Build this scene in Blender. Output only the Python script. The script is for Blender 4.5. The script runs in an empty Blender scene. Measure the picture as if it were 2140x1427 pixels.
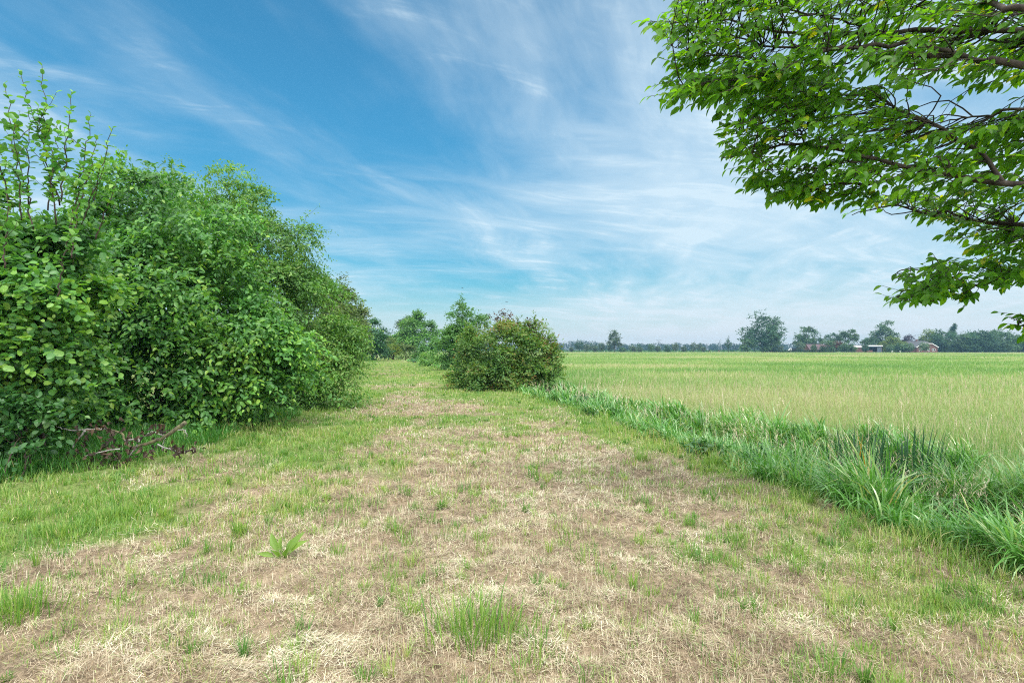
import bpy, math, os
import numpy as np
from mathutils import Vector

sc = bpy.context.scene
DENOISE = False
sc.cycles.filter_width = 1.1
COL = sc.collection
R = math.radians
F = 2140 * 20.0 / 36.0        # focal length in photograph pixels (20 mm lens)
HZ = 731.0                    # row of the horizon
EYE = 1.5

def at(px, py, Y):
    return np.array([(px - 1070) / F * Y, Y, EYE - (py - HZ) / F * Y])

# ------------------------------------------------------------------ noise
def _hash(ix, iy, seed):
    n = (ix.astype(np.int64) * 374761393 + iy.astype(np.int64) * 668265263 + seed * 982451653) & 0xffffffff
    n = ((n ^ (n >> 13)) * 1274126177) & 0xffffffff
    return ((n ^ (n >> 16)) & 0xffff) / 65535.0

def vnoise(x, y, seed=0):
    x = np.asarray(x, float); y = np.asarray(y, float)
    ix = np.floor(x); iy = np.floor(y)
    fx = x - ix; fy = y - iy
    fx = fx * fx * (3 - 2 * fx); fy = fy * fy * (3 - 2 * fy)
    a = _hash(ix, iy, seed); b = _hash(ix + 1, iy, seed)
    c = _hash(ix, iy + 1, seed); d = _hash(ix + 1, iy + 1, seed)
    return (a * (1 - fx) + b * fx) * (1 - fy) + (c * (1 - fx) + d * fx) * fy

def fbm(x, y, seed=0, octv=4):
    s = 0; a = 0.5; t = 0
    for k in range(octv):
        s = s + a * vnoise(np.asarray(x) * 2 ** k + 17.3 * k, np.asarray(y) * 2 ** k - 9.1 * k, seed + k)
        t += a; a *= 0.5
    return s / t

def sstep(a, b, x):
    t = np.clip((np.asarray(x, float) - a) / (b - a), 0, 1)
    return t * t * (3 - 2 * t)

def nrm(v):
    return v / np.maximum(np.linalg.norm(v, axis=-1, keepdims=True), 1e-9)

# ------------------------------------------------------------------ mesh building
class MB:
    def __init__(self):
        self.v = []; self.f = {3: [], 4: []}; self.mi = {3: [], 4: []}; self.a = []; self.n = 0
    def add(self, verts, var, tris=None, quads=None, mat=0):
        verts = np.asarray(verts, float).reshape(-1, 3)
        self.v.append(verts)
        var = np.asarray(var, float)
        self.a.append(np.full(len(verts), float(var)) if var.ndim == 0 else var.reshape(-1))
        for k, f in ((3, tris), (4, quads)):
            if f is not None and len(f):
                f = np.asarray(f, np.int64).reshape(-1, k) + self.n
                self.f[k].append(f); self.mi[k].append(np.full(len(f), mat, np.int32))
        self.n += len(verts)
    def poly_box(self, x0, x1, y0, y1, z0, z1, var=0.5, mat=0):
        v = [(x, y, z) for x in (x0, x1) for y in (y0, y1) for z in (z0, z1)]
        q = [(0, 1, 3, 2), (4, 6, 7, 5), (0, 4, 5, 1), (2, 3, 7, 6), (0, 2, 6, 4), (1, 5, 7, 3)]
        self.add(v, var, quads=q, mat=mat)
    def tube(self, pts, rad, sides=6, var=0.5, mat=0):
        pts = np.asarray(pts, float); n = len(pts)
        rad = np.broadcast_to(np.asarray(rad, float), (n,))
        tg = nrm(np.gradient(pts, axis=0))
        ref = np.where(np.abs(tg[:, 2:3]) > 0.9, np.array([[1., 0, 0]]), np.array([[0, 0, 1.]]))
        s = nrm(np.cross(tg, ref)); u = np.cross(s, tg)
        an = np.arange(sides) * 2 * math.pi / sides
        ring = (s[:, None] * np.cos(an)[None, :, None] + u[:, None] * np.sin(an)[None, :, None]) * rad[:, None, None] + pts[:, None]
        i = np.arange(n - 1)[:, None] * sides; j = np.arange(sides)[None]; j2 = (j + 1) % sides
        q = np.stack([i + j, i + j2, i + sides + j2, i + sides + j], -1).reshape(-1, 4)
        v = ring.reshape(-1, 3)
        e = np.array([pts[0], pts[-1]]); b = n * sides
        t = [(b, (k + 1) % sides, k) for k in range(sides)] + [(b + 1, (n - 1) * sides + k, (n - 1) * sides + (k + 1) % sides) for k in range(sides)]
        self.add(np.vstack([v, e]), var, tris=t, quads=q, mat=mat)
    def build(self, name, mats, parent=None, smooth=True):
        me = bpy.data.meshes.new(name)
        v = np.vstack(self.v) if self.v else np.zeros((0, 3))
        fs = []; tot = []; mi = []
        for k in (3, 4):
            if self.f[k]:
                a = np.vstack(self.f[k]); fs.append(a.reshape(-1)); tot.append(np.full(len(a), k, np.int32)); mi.append(np.concatenate(self.mi[k]))
        fl = np.concatenate(fs).astype(np.int32); tot = np.concatenate(tot); mi = np.concatenate(mi)
        me.vertices.add(len(v)); me.loops.add(len(fl)); me.polygons.add(len(tot))
        me.vertices.foreach_set('co', v.astype(np.float32).ravel())
        me.loops.foreach_set('vertex_index', fl)
        st = np.zeros(len(tot), np.int32); st[1:] = np.cumsum(tot)[:-1]
        me.polygons.foreach_set('loop_start', st)
        at_ = me.attributes.new('var', 'FLOAT', 'POINT')
        at_.data.foreach_set('value', np.concatenate(self.a).astype(np.float32))
        for m in (mats if isinstance(mats, (list, tuple)) else [mats]):
            me.materials.append(m)
        me.polygons.foreach_set('material_index', mi)
        me.polygons.foreach_set('use_smooth', np.full(len(tot), smooth))
        me.update(calc_edges=True)
        o = bpy.data.objects.new(name, me); COL.objects.link(o)
        if parent is not None:
            o.parent = parent
            o.matrix_parent_inverse.identity()
            o.location = -np.array(parent.location)
        return o

def tag(o, label, cat, group=None):
    o['label'] = label; o['category'] = cat
    if group: o['group'] = group
    return o

def thing(name, loc, label, cat, group=None):
    o = bpy.data.objects.new(name, None); COL.objects.link(o)
    o.empty_display_size = 0.2
    o.location = [float(q) for q in loc]
    return tag(o, label, cat, group)

# leaf templates: (u along, v across -1..1, w lift) + faces
def tmpl_hi(wd=(0.72, 1.0, 0.62), st=(0.2, 0.48, 0.78), fold=0.10, droop=0.22):
    v = [(0, 0, 0)]
    for u, w in zip(st, wd):
        d = -droop * u * u
        v += [(u, -w, d + fold * w), (u, 0, d), (u, w, d + fold * w)]
    v.append((1, 0, -droop))
    tris = [(0, 2, 1), (0, 3, 2), (10, 7, 8), (10, 8, 9)]
    quads = [(1, 2, 5, 4), (2, 3, 6, 5), (4, 5, 8, 7), (5, 6, 9, 8)]
    return np.array(v, float), tris, quads
def tmpl_med(m=0.45, fold=0.12, droop=0.18):
    v = [(0, 0, 0), (m, -1, fold), (m, 0, -droop * .2), (m, 1, fold), (1, 0, -droop)]
    return np.array(v, float), [(0, 2, 1), (0, 3, 2), (1, 2, 4), (2, 3, 4)], []
def tmpl_lo():
    v = [(0, 0, 0), (.5, -1, .1), (.5, 1, .1), (1, 0, -.1)]
    return np.array(v, float), [], [(0, 2, 3, 1)]
T_HI = tmpl_hi(); T_ROUND = tmpl_hi((0.85, 1.05, 0.85), (0.15, 0.5, 0.85), 0.12, 0.16); T_MED = tmpl_med(); T_LO = tmpl_lo()

def add_leaves(mb, P, D, N, L, W, T, var, mat=0):
    tv, tt, tq = T
    D = nrm(D); S = nrm(np.cross(D, N)); U = np.cross(S, D)
    n = len(P); k = len(tv)
    L = np.broadcast_to(np.asarray(L, float), (n,)); W = np.broadcast_to(np.asarray(W, float), (n,))
    V = (P[:, None] + D[:, None] * (L[:, None] * tv[None, :, 0])[..., None]
         + S[:, None] * (W[:, None] * 0.5 * tv[None, :, 1])[..., None]
         + U[:, None] * (L[:, None] * tv[None, :, 2])[..., None])
    off = (np.arange(n) * k)[:, None, None]
    tr = (np.array(tt)[None] + off).reshape(-1, 3) if len(tt) else None
    qd = (np.array(tq)[None] + off).reshape(-1, 4) if len(tq) else None
    mb.add(V.reshape(-1, 3), np.repeat(np.broadcast_to(var, (n,)), k), tris=tr, quads=qd, mat=mat)

def add_blades(mb, P, H, th0, dth, az, W, nseg, var, mat=0, twist=None, basew=0.75, pw=1.3):
    n = len(P)
    lean = np.stack([np.cos(az), np.sin(az), np.zeros(n)], -1)
    ta = az + math.pi / 2 if twist is None else az + math.pi / 2 + twist
    side = np.stack([np.cos(ta), np.sin(ta), np.zeros(n)], -1)
    pos = P.copy(); out = []
    for j in range(nseg + 1):
        t = j / nseg
        if j < nseg:
            w = W * (basew + (1 - basew) * min(1, t * 3)) * (1 - t ** 3) * 0.5
            out.append(pos - side * w[:, None]); out.append(pos + side * w[:, None])
        else:
            out.append(pos.copy())
        th = th0 + dth * ((j + .5) / nseg) ** pw
        pos = pos + (lean * np.sin(th)[:, None] + np.array([0, 0, 1.]) * np.cos(th)[:, None]) * (H / nseg)[:, None]
    k = 2 * nseg + 1
    V = np.stack(out, 1).reshape(-1, 3)
    off = (np.arange(n) * k)[:, None, None]
    q = np.array([(2 * j, 2 * j + 1, 2 * j + 3, 2 * j + 2) for j in range(nseg - 1)]).reshape(-1, 4)
    t = np.array([(2 * nseg - 2, 2 * nseg - 1, 2 * nseg)])
    mb.add(V, np.repeat(np.broadcast_to(var, (n,)), k), tris=(t[None] + off).reshape(-1, 3),
           quads=(q[None] + off).reshape(-1, 4) if len(q) else None, mat=mat)

# ------------------------------------------------------------------ materials
def new_mat(name):
    m = bpy.data.materials.new(name); m.use_nodes = True
    nt = m.node_tree; nt.nodes.clear()
    return m, nt, nt.nodes, nt.links

def ramp(nt, stops):
    r = nt.nodes.new('ShaderNodeValToRGB'); e = r.color_ramp.elements
    while len(e) < len(stops): e.new(0.5)
    for el, (p, c) in zip(e, stops):
        el.position = p; el.color = (*c, 1)
    return r

def leaf_mat(name, stops, trans=0.35, rough=0.5, spec=0.35, tboost=(1.25, 1.35, 0.6), nscale=None, namp=0.25):
    m, nt, N, Lk = new_mat(name)
    a = N.new('ShaderNodeAttribute'); a.attribute_name = 'var'
    r = ramp(nt, stops); Lk.new(a.outputs['Fac'], r.inputs['Fac'])
    col = r.outputs['Color']
    if nscale:
        tc = N.new('ShaderNodeNewGeometry'); no = N.new('ShaderNodeTexNoise'); no.inputs['Scale'].default_value = nscale; no.inputs['Detail'].default_value = 3
        Lk.new(tc.outputs['Position'], no.inputs['Vector'])
        mr = N.new('ShaderNodeMapRange'); mr.inputs['From Min'].default_value = .3; mr.inputs['From Max'].default_value = .7
        mr.inputs['To Min'].default_value = 1 - namp; mr.inputs['To Max'].default_value = 1 + namp
        Lk.new(no.outputs['Fac'], mr.inputs['Value'])
        mx = N.new('ShaderNodeVectorMath'); mx.operation = 'SCALE'
        Lk.new(col, mx.inputs[0]); Lk.new(mr.outputs['Result'], mx.inputs['Scale']); col = mx.outputs[0]
    p = N.new('ShaderNodeBsdfPrincipled'); p.inputs['Roughness'].default_value = rough
    p.inputs['Specular IOR Level'].default_value = spec
    Lk.new(col, p.inputs['Base Color'])
    t = N.new('ShaderNodeBsdfTranslucent')
    mul = N.new('ShaderNodeVectorMath'); mul.operation = 'MULTIPLY'; mul.inputs[1].default_value = tboost
    Lk.new(col, mul.inputs[0]); Lk.new(mul.outputs[0], t.inputs['Color'])
    mix = N.new('ShaderNodeMixShader'); mix.inputs[0].default_value = trans
    Lk.new(p.outputs[0], mix.inputs[1]); Lk.new(t.outputs[0], mix.inputs[2])
    o = N.new('ShaderNodeOutputMaterial'); Lk.new(mix.outputs[0], o.inputs['Surface'])
    return m

def rough_mat(name, c1, c2, scale=8, rough=0.85, bump=0.0, spec=0.3, stretch=None):
    m, nt, N, Lk = new_mat(name)
    tc = N.new('ShaderNodeTexCoord'); mp = N.new('ShaderNodeMapping')
    if stretch: mp.inputs['Scale'].default_value = stretch
    no = N.new('ShaderNodeTexNoise'); no.inputs['Scale'].default_value = scale; no.inputs['Detail'].default_value = 6
    Lk.new(tc.outputs['Object'], mp.inputs[0]); Lk.new(mp.outputs[0], no.inputs['Vector'])
    r = ramp(nt, [(.32, c1), (.68, c2)]); Lk.new(no.outputs['Fac'], r.inputs['Fac'])
    p = N.new('ShaderNodeBsdfPrincipled'); p.inputs['Roughness'].default_value = rough; p.inputs['Specular IOR Level'].default_value = spec
    Lk.new(r.outputs[0], p.inputs['Base Color'])
    if bump:
        b = N.new('ShaderNodeBump'); b.inputs['Strength'].default_value = bump; b.inputs['Distance'].default_value = .02
        Lk.new(no.outputs['Fac'], b.inputs['Height']); Lk.new(b.outputs[0], p.inputs['Normal'])
    o = N.new('ShaderNodeOutputMaterial'); Lk.new(p.outputs[0], o.inputs['Surface'])
    return m

def brick_mat(name, c1, c2, mortar):
    m, nt, N, Lk = new_mat(name)
    tc = N.new('ShaderNodeTexCoord'); mp = N.new('ShaderNodeMapping'); mp.inputs['Rotation'].default_value = (R(90), 0, 0)
    b = N.new('ShaderNodeTexBrick'); b.inputs['Scale'].default_value = 4.5
    b.inputs['Color1'].default_value = (*c1, 1); b.inputs['Color2'].default_value = (*c2, 1); b.inputs['Mortar'].default_value = (*mortar, 1)
    b.inputs['Mortar Size'].default_value = .012
    Lk.new(tc.outputs['Object'], mp.inputs[0]); Lk.new(mp.outputs[0], b.inputs['Vector'])
    p = N.new('ShaderNodeBsdfPrincipled'); p.inputs['Roughness'].default_value = .9
    Lk.new(b.outputs['Color'], p.inputs['Base Color'])
    o = N.new('ShaderNodeOutputMaterial'); Lk.new(p.outputs[0], o.inputs['Surface'])
    return m

M = {}
M['bark'] = rough_mat('bark', (.018, .014, .011), (.075, .06, .048), 14, .9, .6, stretch=(1, 1, .35))
M['twig'] = rough_mat('twig', (.03, .022, .016), (.085, .06, .045), 20, .8, .2)
M['deadwood'] = rough_mat('deadwood', (.20, .185, .17), (.46, .43, .40), 18, .9, .5)
M['lichenwood'] = rough_mat('lichenwood', (.05, .042, .036), (.22, .21, .10), 16, .9, .6)
M['dogwood'] = leaf_mat('dogwood_leaf', [(0, (0.052, 0.162, 0.04)), (0.45, (0.084, 0.238, 0.048)), (0.8, (0.168, 0.361, 0.047)), (1, (0.243, 0.396, 0.048))], .38, .42, .45, nscale=.9)
M['dogwood2'] = leaf_mat('dogwood_leaf_olive', [(0, (0.059, 0.16, 0.042)), (0.5, (0.103, 0.245, 0.047)), (0.82, (0.168, 0.319, 0.056)), (1, (0.21, 0.313, 0.075))], .38, .45, .4, nscale=.8)
M['roundleaf'] = leaf_mat('round_leaf', [(0, (0.06, 0.185, 0.053)), (0.5, (0.104, 0.265, 0.06)), (0.85, (0.199, 0.388, 0.053)), (1, (0.235, 0.382, 0.063))], .36, .40, .5, nscale=1.2)
M['cherry'] = leaf_mat('overhang_leaf', [(0, (0.063, 0.174, 0.014)), (0.5, (0.099, 0.255, 0.018)), (0.85, (0.189, 0.366, 0.021)), (0.97, (0.531, 0.49, 0.025)), (1, (0.738, 0.326, 0.039))], .62, .42, .4, (1.9, 1.75, .4))
M['oliveleaf'] = leaf_mat('olive_leaf', [(0, (0.048, 0.102, 0.036)), (0.6, (0.102, 0.168, 0.05)), (1, (0.192, 0.216, 0.078))], .35, .5, .35, nscale=.5)
M['darkleaf'] = leaf_mat('dark_leaf', [(0, (0.023, 0.085, 0.039)), (0.7, (0.052, 0.15, 0.055)), (1, (0.117, 0.221, 0.065))], .3, .5, .35, nscale=.4)
M['midleaf'] = leaf_mat('mid_leaf', [(0, (0.06, 0.168, 0.044)), (0.6, (0.113, 0.257, 0.057)), (1, (0.246, 0.408, 0.076))], .35, .5, .35, nscale=.35)
M['yellowleaf'] = leaf_mat('yellow_green_leaf', [(0, (.07, .12, .022)), (.6, (.13, .19, .03)), (1, (.22, .25, .05))], .38, .5, .3, nscale=.5)
M['paleleaf'] = leaf_mat('pale_leaf', [(0, (.09, .14, .055)), (.6, (.14, .20, .075)), (1, (.22, .26, .10))], .35, .5, .3, nscale=.5)
M['greyleaf'] = leaf_mat('grey_willow_leaf', [(0, (.055, .095, .060)), (.6, (.10, .15, .095)), (1, (.17, .22, .15))], .3, .5, .35, nscale=.3)
M['redleaf'] = leaf_mat('dark_red_leaf', [(0, (.055, .030, .022)), (.6, (.10, .048, .030)), (1, (.14, .09, .04))], .35, .5, .3)
M['purpleleaf'] = leaf_mat('purple_leaf', [(0, (.028, .018, .030)), (.6, (.05, .030, .05)), (1, (.09, .055, .075))], .25, .5, .3)
M['bushleaf'] = leaf_mat('bush_leaf', [(0, (0.051, 0.14, 0.035)), (0.5, (0.105, 0.22, 0.041)), (0.8, (0.193, 0.272, 0.05)), (1, (0.274, 0.166, 0.063))], .38, .45, .4, nscale=.9)
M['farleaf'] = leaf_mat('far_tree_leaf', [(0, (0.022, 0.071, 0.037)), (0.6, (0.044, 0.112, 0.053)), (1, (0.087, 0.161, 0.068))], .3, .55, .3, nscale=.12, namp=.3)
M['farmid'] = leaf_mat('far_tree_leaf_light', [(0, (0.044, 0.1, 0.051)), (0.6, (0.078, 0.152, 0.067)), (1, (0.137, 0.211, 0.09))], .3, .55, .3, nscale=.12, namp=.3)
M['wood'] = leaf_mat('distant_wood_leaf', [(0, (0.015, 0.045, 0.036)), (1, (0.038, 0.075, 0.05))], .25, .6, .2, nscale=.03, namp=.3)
M['bramble'] = leaf_mat('bramble_leaf', [(0, (0.026, 0.096, 0.028)), (0.6, (0.058, 0.168, 0.04)), (1, (0.143, 0.264, 0.07))], .35, .4, .5)
M['deadleaf'] = leaf_mat('dead_leaf', [(0, (0.029, 0.021, 0.017)), (0.7, (0.072, 0.049, 0.034)), (1, (0.143, 0.091, 0.055))], .15, .7, .25)
M['reed'] = leaf_mat('reed_blade', [(0, (.045, .16, .022)), (.4, (.095, .26, .042)), (.66, (.17, .37, .085)), (.84, (.29, .47, .20)), (.93, (.38, .46, .19)), (1, (.52, .40, .16))], .30, .30, .8, (1.2, 1.4, .5))  # palest green stop paints sheen into the colour of some blades
M['iris'] = leaf_mat('iris_blade', [(0, (0.016, 0.068, 0.028)), (0.7, (0.036, 0.112, 0.044)), (0.9, (0.056, 0.136, 0.048)), (1, (0.496, 0.24, 0.024))], .3, .35, .5)
M['meadow'] = leaf_mat('meadow_blade', [(0, (0.09, 0.21, 0.054)), (0.4, (0.18, 0.309, 0.083)), (0.62, (0.301, 0.383, 0.14)), (0.8, (0.433, 0.397, 0.239)), (1, (0.505, 0.371, 0.313))], .35, .55, .25, (1.2, 1.3, .7))
M['grass'] = leaf_mat('grass_blade', [(0, (0.066, 0.179, 0.038)), (0.4, (0.144, 0.284, 0.053)), (0.7, (0.276, 0.389, 0.09)), (0.9, (0.432, 0.42, 0.18)), (1, (0.576, 0.42, 0.3))], .38, .5, .3, (1.2, 1.3, .5))
M['lushgrass'] = leaf_mat('lush_grass_blade', [(0, (.030, .13, .022)), (.5, (.065, .22, .035)), (.9, (.14, .31, .06)), (1, (.38, .36, .16))], .35, .45, .4, (1.2, 1.4, .5))
M['straw'] = leaf_mat('straw', [(0, (0.145, 0.104, 0.066)), (0.3, (0.35, 0.264, 0.164)), (0.65, (0.604, 0.517, 0.358)), (0.9, (0.797, 0.753, 0.572)), (1, (0.387, 0.46, 0.201))], .18, .55, .35, (1, 1, 1))
M['dock'] = leaf_mat('dock_leaf', [(0, (0.099, 0.208, 0.03)), (1, (0.216, 0.336, 0.05))], .4, .45, .4)

# ------------------------------------------------------------------ camera, light, sky
cam = bpy.data.cameras.new('camera'); co = bpy.data.objects.new('camera', cam); COL.objects.link(co)
co.location = (0, 0, EYE); co.rotation_euler = (R(90), 0, 0)
cam.lens = 20; cam.sensor_width = 36; cam.shift_y = (HZ - 713.5) / 2140; cam.clip_start = .05; cam.clip_end = 20000
sc.camera = co

SUN_EL, SUN_AZ = R(64), R(150)      # azimuth measured from +Y towards +X
sd = Vector((math.sin(SUN_AZ) * math.cos(SUN_EL), math.cos(SUN_AZ) * math.cos(SUN_EL), math.sin(SUN_EL)))
sl = bpy.data.lights.new('sun', 'SUN'); sl.energy = 1.6; sl.angle = R(18); sl.color = (1, .955, .89)
so = bpy.data.objects.new('sun', sl); COL.objects.link(so); so.rotation_euler = (-sd).to_track_quat('-Z', 'Y').to_euler(); so.location = (20, 30, 60)

def build_world():
    w = bpy.data.worlds.new('World'); sc.world = w; w.use_nodes = True
    nt = w.node_tree; N = nt.nodes; Lk = nt.links; N.clear()
    def math_(op, a, b=None, c=None, clamp=False):
        n = N.new('ShaderNodeMath'); n.operation = op; n.use_clamp = clamp
        for i, v in enumerate((a, b, c)):
            if v is None: continue
            if isinstance(v, (int, float)): n.inputs[i].default_value = v
            else: Lk.new(v, n.inputs[i])
        return n.outputs[0]
    def smooth(v, a, b, lo=0.0, hi=1.0):
        n = N.new('ShaderNodeMapRange'); n.interpolation_type = 'SMOOTHSTEP'
        n.inputs['From Min'].default_value = a; n.inputs['From Max'].default_value = b
        n.inputs['To Min'].default_value = lo; n.inputs['To Max'].default_value = hi
        Lk.new(v, n.inputs['Value']); return n.outputs[0]
    sky = N.new('ShaderNodeTexSky'); sky.sky_type = 'NISHITA'; sky.sun_disc = False
    sky.sun_elevation = SUN_EL; sky.sun_rotation = SUN_AZ
    sky.air_density = 1.0; sky.dust_density = .6; sky.ozone_density = 2.5
    tc = N.new('ShaderNodeTexCoord'); sp = N.new('ShaderNodeSeparateXYZ'); Lk.new(tc.outputs['Generated'], sp.inputs[0])
    X, Y, Z = sp.outputs
    zc = math_('MAXIMUM', Z, 0.0)
    zz = math_('ADD', zc, .10)
    u = math_('DIVIDE', X, zz); v = math_('DIVIDE', Y, zz)
    def noise(ux, vy, scale, detail, rough, dist=0.0, seed=0.0):
        cb = N.new('ShaderNodeCombineXYZ'); Lk.new(ux, cb.inputs[0]); Lk.new(vy, cb.inputs[1]); cb.inputs[2].default_value = seed
        n = N.new('ShaderNodeTexNoise'); n.inputs['Scale'].default_value = scale; n.inputs['Detail'].default_value = detail
        n.inputs['Roughness'].default_value = rough; n.inputs['Distortion'].default_value = dist
        Lk.new(cb.outputs[0], n.inputs['Vector']); return n.outputs['Fac']
    # wind-drawn axes: a along the streaks, b across
    def axes(deg, warp):
        ca, sa = math.cos(R(deg)), math.sin(R(deg))
        return (math_('ADD', math_('MULTIPLY', u, ca), math_('MULTIPLY', v, sa)),
                math_('ADD', math_('ADD', math_('MULTIPLY', u, -sa), math_('MULTIPLY', v, ca)), warp))
    warp = math_('MULTIPLY', math_('SUBTRACT', noise(u, v, .5, 2, .5, 0, 3.1), .5), .8)
    a, b = axes(78, warp); a2, b2 = axes(20, warp)
    streak = noise(math_('MULTIPLY', a, .42), math_('MULTIPLY', b, 1.15), 1.5, 7, .60, .15, 11.3)
    cross = noise(math_('MULTIPLY', a2, .40), math_('MULTIPLY', b2, 1.2), 1.3, 7, .60, .15, 5.9)
    veil = noise(u, v, .55, 5, .55, .2, 1.3)
    fine = noise(math_('MULTIPLY', a2, .6), math_('MULTIPLY', b2, 2.0), 3.4, 7, .66, .3, 4.4)
    # more cover to the right of view, overhead behind and towards the horizon; a clear patch ahead
    azr = math_('DIVIDE', X, math_('MAXIMUM', math_('SQRT', math_('ADD', math_('MULTIPLY', X, X), math_('MULTIPLY', Y, Y))), .001))
    right = smooth(azr, -.18, .30)
    left = smooth(azr, -.30, -.62)
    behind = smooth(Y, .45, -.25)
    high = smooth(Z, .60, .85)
    low = smooth(Z, .36, .14)
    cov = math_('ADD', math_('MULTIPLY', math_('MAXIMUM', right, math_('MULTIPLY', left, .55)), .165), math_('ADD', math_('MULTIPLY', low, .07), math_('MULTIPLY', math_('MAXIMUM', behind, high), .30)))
    body = math_('ADD', math_('MULTIPLY', math_('MAXIMUM', streak, math_('SUBTRACT', cross, .02)), .55), math_('MULTIPLY', veil, .45))
    c1 = smooth(math_('ADD', body, cov), .47, .90)
    c2 = math_('MULTIPLY', smooth(math_('ADD', fine, math_('MULTIPLY', cov, .4)), .50, .82), smooth(math_('MAXIMUM', streak, cross), .47, .66))
    cloud = math_('MULTIPLY', math_('MINIMUM', math_('ADD', c1, math_('MULTIPLY', c2, .55)), 1.0), .88)
    # clear-air colour: the Nishita sky, its blue deepened
    ten = N.new('ShaderNodeVectorMath'); ten.operation = 'MULTIPLY'; ten.inputs[1].default_value = (.032, .097, .105)
    dim = N.new('ShaderNodeVectorMath'); dim.operation = 'SCALE'; Lk.new(sky.outputs[0], dim.inputs[0]); Lk.new(smooth(Z, .02, .42, .68, 1.0), dim.inputs['Scale'])
    Lk.new(dim.outputs[0], ten.inputs[0])
    cl = N.new('ShaderNodeMix'); cl.data_type = 'RGBA'
    Lk.new(cloud, cl.inputs['Factor']); Lk.new(ten.outputs[0], cl.inputs['A'])
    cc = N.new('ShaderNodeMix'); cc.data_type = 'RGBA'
    Lk.new(math_('MAXIMUM', behind, high), cc.inputs['Factor']); cc.inputs['A'].default_value = (.47, .57, .635, 1); cc.inputs['B'].default_value = (2.1, 2.13, 2.18, 1)  # bright unseen cloud added behind and overhead to light the scene softly
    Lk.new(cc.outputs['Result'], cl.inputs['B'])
    # pale milky band at the horizon
    hz = N.new('ShaderNodeMix'); hz.data_type = 'RGBA'
    Lk.new(smooth(Z, .14, -.01, 0, .85), hz.inputs['Factor']); Lk.new(cl.outputs['Result'], hz.inputs['A']); hz.inputs['B'].default_value = (.52, .545, .58, 1)
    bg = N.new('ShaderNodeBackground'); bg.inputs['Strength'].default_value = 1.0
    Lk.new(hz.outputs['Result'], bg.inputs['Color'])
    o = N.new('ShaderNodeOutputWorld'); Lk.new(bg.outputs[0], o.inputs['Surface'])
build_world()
sc.view_settings.view_transform = 'Standard'; sc.view_settings.look = 'None'; sc.view_settings.gamma = 1
sc.view_settings.exposure = 0.7
sc.render.engine = 'CYCLES'
sc.cycles.max_bounces = 8; sc.cycles.transmission_bounces = 5; sc.cycles.diffuse_bounces = 4; sc.cycles.glossy_bounces = 2
sc.cycles.caustics_reflective = False; sc.cycles.caustics_refractive = False
sc.cycles.use_denoising = DENOISE; sc.cycles.denoiser = 'OPENIMAGEDENOISE'; sc.cycles.denoising_input_passes = 'RGB_ALBEDO_NORMAL'

# ------------------------------------------------------------------ lie of the land
_RY = np.array([-40, 0, 3.0, 4.0, 6.0, 7.8, 12, 17, 22, 40, 68, 95, 300.])
_RX = np.array([4.4, 4.0, 3.6, 3.44, 3.16, 2.82, 2.31, 1.15, -.2, -4.1, -11.5, -20, -90.])
_LY = np.array([-40, 0, 4, 6.6, 7.8, 9.2, 13.3, 25.8, 40, 85, 300.])
_LX = np.array([-6.5, -6.5, -6.2, -6.0, -5.5, -5.3, -5.5, -8.2, -11.2, -20.5, -100.])
def xr(y): return np.interp(y, _RY, _RX)
def xl(y): return np.interp(y, _LY, _LX)
def dw(y): return np.interp(y, [0, 4, 6, 9, 14, 22, 40, 90], [2.6, 2.6, 2.7, 3.1, 2.2, 1.9, 2.0, 2.0])
def edge_wob(y): return (fbm(y * .9, y * 0 + 3.1, 5, 3) - .5) * .5
def ground_z(x, y):
    x = np.asarray(x, float); y = np.asarray(y, float)
    e = xr(y) + edge_wob(y); w = dw(y)
    s = (x - e) / w
    near = sstep(60, 20, np.hypot(x, y))
    onp = sstep(.15, -.2, x - e)
    lump = (fbm(x * 1.6, y * 1.6, 11, 3) - .5) * .05 + (fbm(x * 4.6, y * 4.6, 41, 3) - .5) * .13
    z = near * onp * lump
    dit = np.where((s > -.05) & (s < 1.05), np.sin(np.clip((s + .05) / 1.1, 0, 1) * math.pi) ** .8, 0)
    z = z - .55 * dit * sstep(140, 60, y)
    z = z + sstep(.9, 1.2, s) * (-.08 + near * (fbm(x * .5, y * .5, 21, 3) - .5) * .16)
    return z
def hay(x, y):       # 1 = raked hay and straw, 0 = green turf, on the mown path
    cx = np.interp(y, [0, 3, 5, 8, 14, 22, 60], [.1, .3, .35, .15, -1.4, -3.6, -14])
    hw = np.interp(y, [0, 3, 5, 8, 14, 22, 60], [5.5, 4.6, 3.3, 2.1, 1.9, 1.4, 1.6])
    base = 1 - sstep(.35, 1.5, np.abs(x - cx) / hw)
    far = np.interp(y, [0, 5, 9, 12, 16, 19, 26], [1, .98, .80, .52, .56, .34, .12]) * (1 - .5 * sstep(1.2, 2.8, x) * sstep(5.4, 3.4, y))
    n = fbm(x * .55, y * .42, 31, 4); n2 = fbm(x * 1.9, y * 1.5, 37, 3)
    return np.clip(base * far * 1.02 + .07 + (n - .5) * 1.35 + (n2 - .5) * 1.15, 0, 1)

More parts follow.
